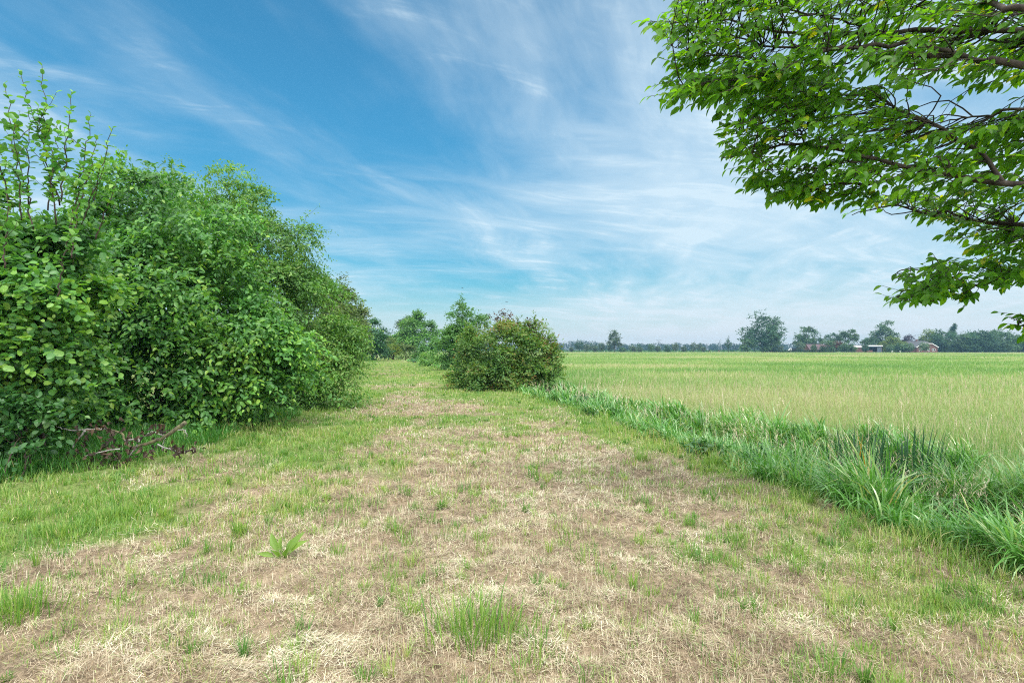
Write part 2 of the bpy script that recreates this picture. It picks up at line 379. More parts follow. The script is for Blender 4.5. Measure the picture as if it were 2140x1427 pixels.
def build_ground():
    def axis(a0, a1, d0, g):
        out = [0.]
        while out[-1] < a1: out.append(out[-1] + max(d0, g * out[-1]))
        neg = [0.]
        while neg[-1] > a0: neg.append(neg[-1] - max(d0, g * -neg[-1]))
        return np.array(sorted(set(neg[1:] + out)))
    xs = axis(-1250, 1250, .085, .03); ys = axis(-50, 1250, .085, .026)
    xs = np.unique(np.clip(xs, -1250, 1250)); ys = np.unique(np.clip(ys, -50, 1250))
    Xg, Yg = np.meshgrid(xs, ys); nx, ny = len(xs), len(ys)
    x = Xg.ravel(); y = Yg.ravel(); z = ground_z(x, y)
    i = np.arange(ny - 1)[:, None] * nx; j = np.arange(nx - 1)[None]
    q = np.stack([i + j, i + j + 1, i + nx + j + 1, i + nx + j], -1).reshape(-1, 4)
    mb = MB(); mb.add(np.stack([x, y, z], -1), hay(x, y), quads=q)
    # meadow mask on its own attribute
    m, nt, N, Lk = new_mat('ground')
    a = N.new('ShaderNodeAttribute'); a.attribute_name = 'var'
    b = N.new('ShaderNodeAttribute'); b.attribute_name = 'meadow'
    g = N.new('ShaderNodeNewGeometry')
    def noise(scale, detail=6, rough=.6, vec=None):
        n = N.new('ShaderNodeTexNoise'); n.inputs['Scale'].default_value = scale; n.inputs['Detail'].default_value = detail; n.inputs['Roughness'].default_value = rough
        Lk.new(vec or g.outputs['Position'], n.inputs['Vector']); return n
    n1 = noise(9, 8, .7); n2 = noise(38, 4, .7); n3 = noise(.35, 5, .6)
    soil = ramp(nt, [(.30, (.12, .090, .060)), (.52, (.27, .205, .135)), (.72, (.42, .33, .22))]); Lk.new(n1.outputs['Fac'], soil.inputs['Fac'])
    turf = ramp(nt, [(.30, (.07, .11, .03)), (.55, (.16, .21, .06)), (.75, (.27, .28, .12))]); Lk.new(n2.outputs['Fac'], turf.inputs['Fac'])
    mx = N.new('ShaderNodeMix'); mx.data_type = 'RGBA'
    hr = N.new('ShaderNodeMapRange'); hr.inputs['From Min'].default_value = .25; hr.inputs['From Max'].default_value = .6
    Lk.new(a.outputs['Fac'], hr.inputs['Value'])
    Lk.new(hr.outputs[0], mx.inputs['Factor']); Lk.new(turf.outputs[0], mx.inputs['A']); Lk.new(soil.outputs[0], mx.inputs['B'])
    mp = N.new('ShaderNodeMapping'); mp.inputs['Scale'].default_value = (.05, .16, 1); Lk.new(g.outputs['Position'], mp.inputs[0])
    n4 = noise(1.0, 7, .65, mp.outputs[0])
    md = ramp(nt, [(.32, (.14, .20, .085)), (.5, (.21, .255, .115)), (.68, (.28, .28, .15))]); Lk.new(n4.outputs['Fac'], md.inputs['Fac'])
    mx2 = N.new('ShaderNodeMix'); mx2.data_type = 'RGBA'
    Lk.new(b.outputs['Fac'], mx2.inputs['Factor']); Lk.new(mx.outputs['Result'], mx2.inputs['A']); Lk.new(md.outputs[0], mx2.inputs['B'])
    p = N.new('ShaderNodeBsdfPrincipled'); p.inputs['Roughness'].default_value = .95; p.inputs['Specular IOR Level'].default_value = .1
    Lk.new(mx2.outputs['Result'], p.inputs['Base Color'])
    bp = N.new('ShaderNodeBump'); bp.inputs['Strength'].default_value = .8; bp.inputs['Distance'].default_value = .03
    Lk.new(n2.outputs['Fac'], bp.inputs['Height']); Lk.new(bp.outputs[0], p.inputs['Normal'])
    o = N.new('ShaderNodeOutputMaterial'); Lk.new(p.outputs[0], o.inputs['Surface'])
    ob = mb.build('ground', m); ob['kind'] = 'structure'
    e = xr(y) + edge_wob(y)
    mm = sstep(.7, 1.0, (x - e) / dw(y))
    mm = np.maximum(mm, sstep(90, 130, y))
    at_ = ob.data.attributes.new('meadow', 'FLOAT', 'POINT'); at_.data.foreach_set('value', mm.astype(np.float32))
    return ob
build_ground()

# distance-thinned scatter: n points, density ~ 1/r^2 beyond r0 within a wedge
def wedge(rng, n, r0, r1, th0, th1, flat=0.0):
    """radial distribution: uniform density up to r0, then thinning as 1/r^2"""
    a_in = flat; k = rng.random(n)
    lr = np.log(r1 / r0)
    core = 0.5
    tot = core + lr
    c = k * tot
    r = np.where(c < core, r0 * np.sqrt(np.clip(c / core, 0, 1)), r0 * np.exp(np.clip(c - core, 0, None)))
    th = rng.uniform(th0, th1, n)
    return r * np.sin(th), r * np.cos(th), r

def build_path_cover():
    rng = np.random.default_rng(1)
    # --- lying hay and straw
    n = 620000
    x, y, r = wedge(rng, n, 3.0, 34, R(-58), R(58))
    e = xr(y) + edge_wob(y)
    h = hay(x, y)
    keep = (y > 1.2) & (x < e + .1) & (x > xl(y) - .3)
    clump = fbm(x * 4.6, y * 4.6, 41, 3)
    keep &= rng.random(n) < np.clip(h * 1.25 - .10, .07, 1) * np.clip(.55 + 1.6 * (clump - .30), .2, 1)
    x, y, r, h, clump = x[keep], y[keep], r[keep], h[keep], clump[keep]; m = len(x)
    sc_ = np.maximum(1, r / 4.0)
    z = ground_z(x, y) + rng.random(m) ** 2 * .045 * np.clip(2.2 * (clump - .25), .1, 1.3) + .004
    az = rng.uniform(0, 2 * math.pi, m) * .8 + fbm(x * 2.0, y * 2.0, 44, 2) * 9
    var = np.clip(rng.beta(2.2, 2.0, m) * .75 + (fbm(x * 1.3, y * 1.3, 45, 3) - .5) * .8 + (fbm(x * 5, y * 5, 48, 2) - .5) * .75 + .06, 0, .94)
    var = np.where(rng.random(m) < .10, 1.0, var)
    mb = MB()
    add_blades(mb, np.stack([x, y, z], -1), rng.uniform(.02, .068, m) * np.clip(sc_, 1, 1.8), R(83) + rng.normal(0, .2, m), rng.normal(0, .22, m), az, rng.uniform(.0018, .0036, m) * sc_, 2, var, basew=.9)
    # upright cut stubble
    n = 200000
    x, y, r = wedge(rng, n, 3.0, 26, R(-58), R(58))
    keep = (y > 1.2) & (x < xr(y) + edge_wob(y)) & (x > xl(y)) & (rng.random(n) < np.clip(hay(x, y) * .95 - .08, 0.01, .8) * sstep(.30, .60, fbm(x * 1.7, y * 1.7, 46, 3)))
    x, y, r = x[keep], y[keep], r[keep]; m = len(x); sc_ = np.maximum(1, r / 4.0)
    add_blades(mb, np.stack([x, y, ground_z(x, y) - .005], -1), rng.uniform(.025, .075, m) * np.clip(sc_, 1, 1.4), np.abs(rng.normal(.15, .25, m)), rng.normal(.15, .3, m), rng.uniform(0, 6.28, m), rng.uniform(.0016, .0034, m) * sc_, 2,
               np.clip(rng.normal(.62, .2, m), .1, .92), basew=1)
    o = mb.build('straw', M['straw']); o['kind'] = 'stuff'; o['label'] = 'loose beige straw and hay lying on the mown strip'
    # --- green grass of the strip: a thin sward plus many small tufts
    mb = MB(); n = 560000
    x, y, r = wedge(rng, n, 3.6, 110, R(-58), R(54))
    e = xr(y) + edge_wob(y)
    h = hay(x, y)
    tuft = fbm(x * 3.4, y * 3.4, 51, 3)
    green_r = sstep(.6, 2.6, x) * sstep(5.6, 3.2, y)  # extra green blades at the near right
    dens = np.clip(1.0 - h * 1.02, 0.0, 1) * np.clip(.22 + (tuft - .38) * 3.0, .12, 1) + .095 + .10 * sstep(6, 10, r) + .22 * sstep(.52, .72, fbm(x * 1.1, y * .9, 57, 4)) + .16 * green_r
    keep = (y > 1.2) & (x < e + .15) & (x > xl(y) - 1.2) & (rng.random(n) < dens)
    x, y, r, h, tuft = x[keep], y[keep], r[keep], h[keep], tuft[keep]; m = len(x); sc_ = np.maximum(1, r / 4.2)
    hh = rng.uniform(.025, .075, m) * (.55 + 1.1 * np.clip((tuft - .3) * 2.4, 0, 1)) * np.clip(sc_, 1, 1.4)
    side = sstep(1.2, .1, np.minimum(e[keep] - x, x - xl(y)))
    hh *= 1 + .8 * side
    var = np.clip(rng.normal(.50, .20, m) + (fbm(x * .8, y * .8, 52, 3) - .5) * .8 + .15 * h, 0, 1)
    add_blades(mb, np.stack([x, y, ground_z(x, y) - .006], -1), hh, np.abs(rng.normal(.25, .25, m)), rng.normal(.6, .4, m), rng.uniform(0, 6.28, m), rng.uniform(.0025, .0048, m) * sc_, 2, var)
    nt_ = 9500
    tx, ty, tr = wedge(rng, nt_, 4.5, 60, R(-58), R(54))
    k = (ty > 1.4) & (tx < xr(ty) + edge_wob(ty)) & (tx > xl(ty)) & (rng.random(nt_) < .22 + .9 * (1 - hay(tx, ty)))
    tx, ty, tr = tx[k], ty[k], tr[k]; q = len(tx)
    per = rng.integers(8, 46, q); idx = np.repeat(np.arange(q), per); m = len(idx); rad = rng.uniform(.015, .085, q) * np.clip(tr / 5, 1, 2.5)
    a_ = rng.uniform(0, 6.28, m); d_ = np.sqrt(rng.random(m)) * rad[idx]
    x = tx[idx] + np.cos(a_) * d_; y = ty[idx] + np.sin(a_) * d_; r = tr[idx]; th_ = rng.uniform(.04, .15, q) * np.clip(1.15 - .03 * tr, .55, 1)
    add_blades(mb, np.stack([x, y, ground_z(x, y) - .006], -1), th_[idx] * rng.uniform(.5, 1.15, m), np.abs(rng.normal(.22, .2, m)), rng.gamma(1.8, .4, m), a_ + rng.normal(0, .7, m), rng.uniform(.003, .0058, m) * np.maximum(1, r / 4.5), 3,
               np.clip(rng.uniform(.15, .75, q)[idx] + rng.normal(0, .12, m), 0, 1))
    o = mb.build('mown_grass', M['grass']); o['kind'] = 'stuff'; o['label'] = 'short bright green grass growing through the mown strip'
    # --- lush long grass under the hedge at left
    mb = MB(); n = 60000
    y = rng.uniform(4.0, 14.5, n) ; x = xl(y) + rng.normal(-.55, .65, n)
    k = rng.random(n) < np.clip(.3 + 1.6 * (fbm(x * 1.2, y * 1.2, 61, 3) - .3), .05, 1)
    k &= x < xl(y) + .55 + .5 * (fbm(y * 1.1, y * 0, 62, 2) - .5)
    x, y = x[k], y[k]; m = len(x); r = np.hypot(x, y)
    add_blades(mb, np.stack([x, y, ground_z(x, y) - .01], -1), rng.uniform(.14, .42, m) * (1 - .45 * sstep(8, 12, y)), np.abs(rng.normal(.15, .18, m)), rng.uniform(.5, 1.9, m), rng.uniform(0, 6.28, m), rng.uniform(.004, .008, m) * np.maximum(1, r / 7), 5,
               np.clip(rng.normal(.45, .25, m), 0, 1))
    o = mb.build('tall_grass', M['lushgrass']); o['kind'] = 'stuff'; o['label'] = 'long lush green grass along the foot of the hedge'
build_path_cover()

def build_ditch():
    rng = np.random.default_rng(2)
    mb = MB(); n = 125000
    y = 2.4 * np.exp(rng.random(n) * math.log(75 / 2.4)); s = rng.uniform(-.06, 1.05, n)
    y = y + rng.normal(0, .15, n) * y * .05
    e = xr(y) + edge_wob(y) + (fbm(y * 1.7, y * 0 + 8.8, 77, 3) - .5) * .5; x = e + s * dw(y); r = np.hypot(x, y)
    tus = fbm(x * 2.0, y * 2.0, 71, 3)
    dry = fbm(x * .8, y * .8, 72, 3)
    mid = np.exp(-((s - .56) / .17) ** 2) * sstep(3.2, 5.0, y)
    k = rng.random(n) < np.clip(.42 + 2.6 * (tus - .36), .06, 1) * (1 - .85 * mid)
    k &= (np.abs(x / np.maximum(y, .1)) < 1.35) & (y > 1.5)
    x, y, s, r, tus, dry, mid = x[k], y[k], s[k], r[k], tus[k], dry[k], mid[k]; m = len(x)
    H = rng.uniform(.38, .90, m) * (.58 + .9 * np.clip((tus - .32) * 2.2, 0, 1)) * (1 - .45 * sstep(.14, -.06, s)) * (1 - .42 * sstep(.80, 1.0, s)) * (1 - .55 * mid) * np.interp(y, [3, 10, 20, 60], [1, .92, .8, .75])
    az = rng.uniform(0, 6.28, m)
    az = np.where(rng.random(m) < .5, rng.normal(R(165), .9, m), az)
    var = np.clip(rng.normal(.50, .24, m) + (fbm(x * 1.1, y * 1.1, 73, 3) - .5) * .6, 0, .9)
    var = np.where(rng.random(m) < .05 + .50 * mid * sstep(.28, .52, dry), rng.uniform(.88, 1, m), var)
    add_blades(mb, np.stack([x, y, ground_z(x, y) - .02], -1), H, np.abs(rng.normal(.12, .14, m)), rng.gamma(3.0, .62, m), az, rng.uniform(.009, .026, m) * np.maximum(1, r / 9), 7, var, twist=rng.normal(0, .6, m), pw=1.6)
    o = mb.build('reeds', M['reed']); o['kind'] = 'stuff'; o['label'] = 'dense blue green reeds and sedge filling the ditch'
    # seed-headed dry stalks above the ditch
    mb = MB(); n = 900
    y = 3.5 * np.exp(rng.random(n) * math.log(30 / 3.5)); s = rng.normal(.62, .22, n); x = xr(y) + s * dw(y)
    k = fbm(x * .9, y * .9, 75, 3) > .5
    x, y = x[k], y[k]; m = len(x); r = np.hypot(x, y)
    P = np.stack([x, y, ground_z(x, y)], -1); H = rng.uniform(.6, .95, m); az = rng.uniform(0, 6.28, m); th = np.abs(rng.normal(.12, .12, m)); d = rng.normal(.25, .2, m)
    add_blades(mb, P, H, th, d, az, .003 * np.maximum(1, r / 6), 4, np.clip(rng.normal(.72, .1, m), .4, .9), basew=1)
    lean = np.stack([np.cos(az) * np.sin(th + d * .6), np.sin(az) * np.sin(th + d * .6), np.cos(th + d * .6)], -1)
    for j in range(12):
        t = .72 + .28 * j / 12
        add_blades(mb, P + lean * (H * t * .97)[:, None] , rng.uniform(.03, .08, m), rng.uniform(.4, 1.1, m), rng.uniform(.2, .8, m), rng.uniform(0, 6.28, m), .0042 * np.maximum(1, r / 6), 2, np.clip(rng.normal(.5, .14, m), .2, .8))
    o = mb.build('seed_grass', M['straw']); o['kind'] = 'stuff'; o['label'] = 'thin pale seed stalks rising between the reeds'
build_ditch()

def build_meadow():
    rng = np.random.default_rng(3)
    mb = MB(); n = 460000
    x, y, r = wedge(rng, n, 11, 380, R(-12), R(56))
    e = xr(y) + edge_wob(y); s = (x - e) / dw(y)
    k = (s > .88) & (y > 3) & (y < 352)
    x, y, r, s = x[k], y[k], r[k], s[k]; m = len(x)
    seed = fbm(x * .045 + y * .01, y * .075, 81, 4)
    fine = fbm(x * .5, y * .4, 82, 3)
    band = -.10 + .22 * sstep(14, 22, y) * sstep(60, 36, y) + .02 * sstep(60, 160, y) - .15 * sstep(2.2, 1.0, s)
    H = rng.uniform(.14, .38, m) * (.75 + .5 * fine) * np.where(s < 1.25, .72, 1)
    var = np.clip(.40 + rng.normal(0, .15, m) * np.interp(r, [8, 30, 120], [1, .6, .25]) + (seed - .5) * 1.0 + .20 * sstep(40, 110, y) + (fine - .5) * .45 + band, 0, .72)
    sh = rng.random(m) < np.clip(.17 + (seed - .5) * 1.3 + np.maximum(band, -.1) * 1.8, .02, .6)
    var = np.where(sh, np.where(r < 40, rng.uniform(.62, 1, m), np.clip(var + .25, 0, .85)), var); H = np.where(sh, H * 1.30, H)
    add_blades(mb, np.stack([x, y, ground_z(x, y) - .02], -1), H, np.abs(rng.normal(.12, .14, m)), rng.gamma(2, .28, m), rng.uniform(0, 6.28, m), np.where(sh, .0032, .0042) * rng.uniform(.7, 1.3, m) * np.maximum(1, r / 9), 3, var)
    o = mb.build('meadow_grass', M['meadow']); o['kind'] = 'stuff'; o['label'] = 'yellow green hay meadow with pinkish seed heads reaching to the farm'
build_meadow()

# ------------------------------------------------------------------ foliage
UP = np.array([0, 0, 1.])
def lobes_px(lst, Y, depth=1.0):
    """(px, py, rx, ry[, dY[, depth factor]]) -> ellipsoids in metres"""
    out = []
    for l in lst:
        px, py, rx, ry = l[:4]; Yl = Y + (l[4] if len(l) > 4 else 0); df = l[5] if len(l) > 5 else depth
        c = at(px, py, Yl); a = rx / F * Yl; b = ry / F * Yl
        out.append((c, np.array([a, a * df, b])))
    return out

def shell(rng, lobes, n, depth=.35, zmin=.05, inner=.72, lump=.28, lumpf=3.0, back=.45, seed=0, clus=0, csz=.22, cpush=1.1):
    """points near the outside of a union of ellipsoids, with their outward normals"""
    ar = np.array([(r[0] * r[1] + r[1] * r[2] + r[0] * r[2]) for _, r in lobes]); ar /= ar.sum()
    idx = rng.choice(len(lobes), n, p=ar)
    C = np.array([c for c, _ in lobes])[idx]; Rr = np.array([r for _, r in lobes])[idx]
    d = nrm(rng.normal(size=(n, 3)))
    az = np.arctan2(d[:, 1], d[:, 0]); f = 1 + lump * 2 * (fbm(az * lumpf / 2 + idx * 5.7, d[:, 2] * lumpf + idx * 3.1, seed, 3) - .5)
    rr = f * (1 - np.clip(rng.exponential(depth, n), 0, .95) * 1)
    P = C + d * Rr * rr[:, None]
    o = nrm(d / Rr)
    keep = P[:, 2] > zmin
    for i, (c, r) in enumerate(lobes):
        q = (((P - c) / r) ** 2).sum(1)
        keep &= (q > inner ** 2) | ((idx == i) & (q > .05))
    tocam = nrm(np.array([0, 0, EYE]) - P)
    keep &= ((o * tocam).sum(1) > -.35) | (rng.random(n) < back)
    P, o = P[keep], o[keep]
    if clus:
        # gather most of the sprays into boughs: pads that stand proud of the crown with hollows between them
        K = max(8, int(len(P) / clus)); ci = rng.choice(len(P), K, replace=False)
        m = int(len(P) * .84); pick = rng.integers(0, K, m)
        s = np.mean([r.mean() for _, r in lobes]) * csz * rng.uniform(.6, 1.35, K)
        push = (rng.uniform(.0, 1.0, K) ** 1.5 * cpush)[pick] * s[pick]
        off = rng.normal(size=(m, 3)) * np.array([1, 1, .42]) * s[pick][:, None]
        oc = o[ci][pick]
        off -= oc * (off * oc).sum(1)[:, None] * .35
        off[:, 2] -= .22 * (off[:, 0] ** 2 + off[:, 1] ** 2) / np.maximum(s[pick], 1e-3)
        Pc = P[ci][pick] + off + oc * push[:, None]
        fill = rng.choice(len(P), len(P) - m, replace=False)
        Pf = P[fill] - o[fill] * (rng.uniform(.2, 1.7, len(fill)) * s.mean())[:, None]
        P = np.vstack([Pc, Pf]); o = np.vstack([nrm(oc + nrm(off) * .7), o[fill]])
        k2 = P[:, 2] > zmin; P, o = P[k2], o[k2]
    return P, o

def sprays(mb, rng, P, o, L, W, T, k=6, tl=.35, up=.35, out=.8, jit=.55, droop=.35, var=.45, vs=.18, clump=None, ldroop=.25, mat=0, nout=.5, tipyoung=.0):
    n = len(P)
    t = nrm(o * out + UP * up + rng.normal(size=(n, 3)) * jit)
    side0 = nrm(np.cross(t, UP) + rng.normal(size=(n, 3)) * .3)
    l = tl * rng.uniform(.6, 1.3, n)
    cv = np.zeros(n) if clump is None else clump
    for i in range(k):
        s = (i + .6) / k
        q = P + t * (l * s)[:, None] - UP * (droop * l * s * s)[:, None]
        sg = 1 if i % 2 else -1
        fwd = .45 if i < k - 1 else 1.2
        D = t * fwd + side0 * (.85 * sg if i < k - 1 else 0) - UP * ldroop + rng.normal(size=(n, 3)) * .28
        N_ = UP * .8 + o * nout + rng.normal(size=(n, 3)) * .38
        sz = rng.uniform(.5, 1.25, n) * (1.0 if i < k - 1 else .8)
        v = np.clip(rng.normal(var, vs, n) + cv + tipyoung * (s ** 2), 0, 1)
        add_leaves(mb, q, D, N_, L * sz, W * sz, T, v, mat)

def limb(a, b, n=7, sag=0.0, wob=.05, rng=None):
    a = np.asarray(a, float); b = np.asarray(b, float); t = np.linspace(0, 1, n)[:, None]
    p = a + (b - a) * t
    p[:, 2] += sag * 4 * (t[:, 0] * (1 - t[:, 0]))
    if rng is not None:
        w = rng.normal(size=(n, 3)) * wob * np.linalg.norm(b - a); w[0] = 0; w[-1] = 0; p += w
    return p

def woody(mb, rng, base, lobes, n, r0, spread=.25, extra=None, sides=5):
    """stems from the base towards the crown"""
    base = np.asarray(base, float)
    for i in range(n):
        c, r = lobes[i % len(lobes)]
        b = c + nrm(rng.normal(size=3)) * r * .6
        a = base + np.array([rng.normal() * spread, rng.normal() * spread, -.05])
        p = limb(a, b, 7, .1, .035, rng)
        mb.tube(p, np.linspace(r0, r0 * .22, 7) * rng.uniform(.6, 1.1), sides, rng.random())

def shrub(name, label, cat, lobes, base, n, L, W, T, mat, k=6, tl=.35, stems=10, r0=.03, seed=0, group=None, zmin=.05, depth=.22, lump=.28, inner=.72,
          crown='foliage', wood='stem', back=.45, lumpf=3.0, barkm='twig', clus=85, csz=.25, cpush=2.1, extra=None, mats=None, shoots=0, shl=.6, **kw):
    rng = np.random.default_rng(seed)
    base = np.asarray(base, float)
    t = thing(name, base, label, cat, group)
    P, o = shell(rng, lobes, n, depth, zmin, inner, lump, lumpf, back, seed, clus, csz, cpush)
    mb = MB()
    cl = (fbm(P[:, 0] * 1.3 + P[:, 1], P[:, 2] * 1.5 - P[:, 1] * .4, seed + 9, 3) - .5) * kw.pop('cvar', .5)
    sprays(mb, rng, P, o, L, W, T, k, tl, clump=cl, **kw)
    sb = MB()
    if stems: woody(sb, rng, base, lobes, stems, r0)
    if shoots:
        ok = np.where((o[:, 2] > -.15))[0]
        for i in rng.choice(ok, min(shoots, len(ok)), replace=False):
            d = nrm(o[i] * .55 + UP * rng.uniform(.1, 1.1) + rng.normal(size=3) * .3) * shl * rng.uniform(.5, 1.3)
            p = limb(P[i] - o[i] * .5, P[i] + d, 7, .03, .03, rng); sb.tube(p, np.linspace(.006, .002, 7) * (shl / .6), 4)
            nn = 9; q = p[rng.integers(2, 7, nn)] + rng.normal(size=(nn, 3)) * .02
            sprays(mb, rng, q, np.tile(nrm(d), (nn, 1)), L * .9, W * .9, T, 3, tl * .35, var=kw.get('var', .45) + .1, ldroop=kw.get('ldroop', .25), out=.6, up=.3)
    if extra: extra(mb, sb, rng)
    mb.build(crown, [M[q] for q in [mat] + (mats or [])], t)
    if sb.n: sb.build(wood, M[barkm], t)
    return t, rng

def gp(px, py):         # ground point below a pixel
    Y = EYE * F / (py - HZ); return np.array([(px - 1070) / F * Y, Y, 0.])

def sprig_top(mb, sb, rng):
    for (px, py, px2, py2, Y) in [(405, 430, 398, 372, 14.4), (450, 420, 432, 383, 14.6), (480, 420, 470, 380, 14.6), (520, 430, 527, 402, 14.8), (560, 470, 575, 440, 14.6), (600, 500, 612, 470, 14.4), (620, 560, 640, 535, 14.5)]:
        p = limb(at(px, py, Y), at(px2, py2, Y), 6, 0, .03, rng); sb.tube(p, np.linspace(.008, .003, 6), 4)
        q = p[rng.integers(0, 6, 10)] + rng.normal(size=(10, 3)) * .05
        sprays(mb, rng, q, nrm(rng.normal(size=(10, 3)) + UP), .10, .05, T_MED, 4, .16, var=.4, ldroop=.6)
def shoots_top(mb, sb, rng):
    shoots = [(118, 470, 88, 138, 7.3), (125, 430, 42, 150, 7.4), (70, 480, 10, 175, 7.2), (128, 420, 150, 192, 7.2), (150, 470, 190, 240, 7.1), (170, 470, 236, 268, 7.1), (195, 420, 218, 345, 7.2), (150, 540, 170, 330, 7.0),
              (20, 420, -30, 210, 7.0), (60, 430, 60, 230, 7.5), (-10, 480, -60, 160, 7.4), (200, 500, 245, 372, 7.3), (100, 440, 120, 260, 7.6), (10, 560, 14, 405, 6.2), (120, 620, 150, 455, 6.5), (45, 460, 26, 250, 7.0), (165, 430, 205, 285, 7.5)]
    for (px, py, px2, py2, Y) in shoots:
        a = at(px, py, Y); b = at(px2, py2, Y + rng.normal() * .2); n = 16
        p = limb(a, b, n, 0, .012, rng); sb.tube(p, np.linspace(.010, .003, n), 5)
        ln = np.linalg.norm(b - a)
        # side twigs
        allp = [(p, 1.0)]
        for j in range(int(ln * 2.6)):
            i = rng.integers(2, n - 5); d = nrm(np.array([rng.normal() * .8, rng.normal() * .8, .9]))
            q = limb(p[i], p[i] + d * rng.uniform(.2, .5) * min(1, ln), 7, 0, .03, rng); sb.tube(q, np.linspace(.005, .002, 7), 4); allp.append((q, .9))
        for q, s in allp:
            L_ = np.linalg.norm(q[-1] - q[0]); kk = max(5, int(L_ / .05))
            tt = np.linspace(.12, 1, kk); idx = tt * (len(q) - 1); i0 = np.clip(idx.astype(int), 0, len(q) - 2); fr = (idx - i0)[:, None]
            pp = q[i0] * (1 - fr) + q[i0 + 1] * fr; ax = nrm(q[-1] - q[0])
            an = np.arange(kk) * 2.4 + rng.random() * 6
            e1 = nrm(np.cross(ax, [.3, 1, .1])); e2 = np.cross(ax, e1)
            rad = e1 * np.cos(an)[:, None] + e2 * np.sin(an)[:, None]
            D = rad * .9 + ax * (.35 + .9 * (tt[:, None] > .93)) + rng.normal(size=(kk, 3)) * .15
            N_ = ax * .9 + UP * .4 - rad * .2 + rng.normal(size=(kk, 3)) * .2
            sz = rng.uniform(.75, 1.1, kk) * (1.0 - .35 * tt ** 3)
            add_leaves(mb, pp, D, N_, .105 * sz, .072 * sz, T_ROUND, np.clip(rng.normal(.48, .2, kk), 0, 1))
def fruit_sprig(mb, sb, rng):
    p = limb(at(700, 600, 32), at(712, 578, 32), 5, 0, .05, rng); sb.tube(p, np.linspace(.02, .01, 5), 4)
    q = np.array([at(712, 577, 32), at(722, 574, 32), at(708, 583, 32)]); sb.tube(limb(p[-1], q[1], 4), .01, 4)
    q = np.repeat(q, 6, 0) + rng.normal(size=(18, 3)) * .08; sprays(mb, rng, q, nrm(rng.normal(size=(18, 3))), .14, .08, T_MED, 3, .12, var=.35)
def oak_shoots(mb, sb, rng):
    q = np.vstack([limb(at(958, 670, 42), at(966, 622, 42), 12), limb(at(955, 670, 42), at(945, 646, 42), 8), limb(at(975, 660, 42), at(992, 648, 42), 8), limb(at(995, 668, 42), at(1016, 668, 42), 6), limb(at(938, 700, 42), at(918, 694, 42), 6), limb(at(930, 715, 42), at(912, 712, 42), 6)])
    q = np.repeat(q, 4, 0) + rng.normal(size=(len(q) * 4, 3)) * .12
    sprays(mb, rng, q, nrm(rng.normal(size=(len(q), 3)) + UP * .3), .17, .09, T_MED, 4, .2, var=.45)
def bush_sprigs(mb, sb, rng):
    for (px, py, px2, py2, kind) in [(1055, 680, 1052, 648, 0), (1050, 680, 1040, 655, 0), (1062, 680, 1066, 655, 0), (1045, 685, 1030, 660, 0), (1108, 695, 1105, 670, 0), (1112, 700, 1128, 678, 0), (1125, 700, 1140, 690, 1), (1120, 690, 1116, 668, 0), (1020, 690, 1015, 665, 1), (985, 695, 975, 675, 1), (1150, 720, 1165, 708, 1), (1160, 745, 1178, 745, 1), (1150, 715, 1152, 705, 1), (1005, 690, 995, 672, 1), (1080, 680, 1085, 665, 1), (970, 720, 957, 700, 1), (1160, 760, 1175, 770, 1)]:
        p = limb(at(px, py, 22), at(px2, py2, 22), 6, 0, .03, rng); sb.tube(p, np.linspace(.009, .003, 6), 4)
        q = p[rng.integers(1, 6, 12)] + rng.normal(size=(12, 3)) * .05
        sprays(mb, rng, q, nrm(rng.normal(size=(12, 3)) + UP * .5), .11, .06, T_MED, 4, .16, var=.5, mat=0 if kind else 1)

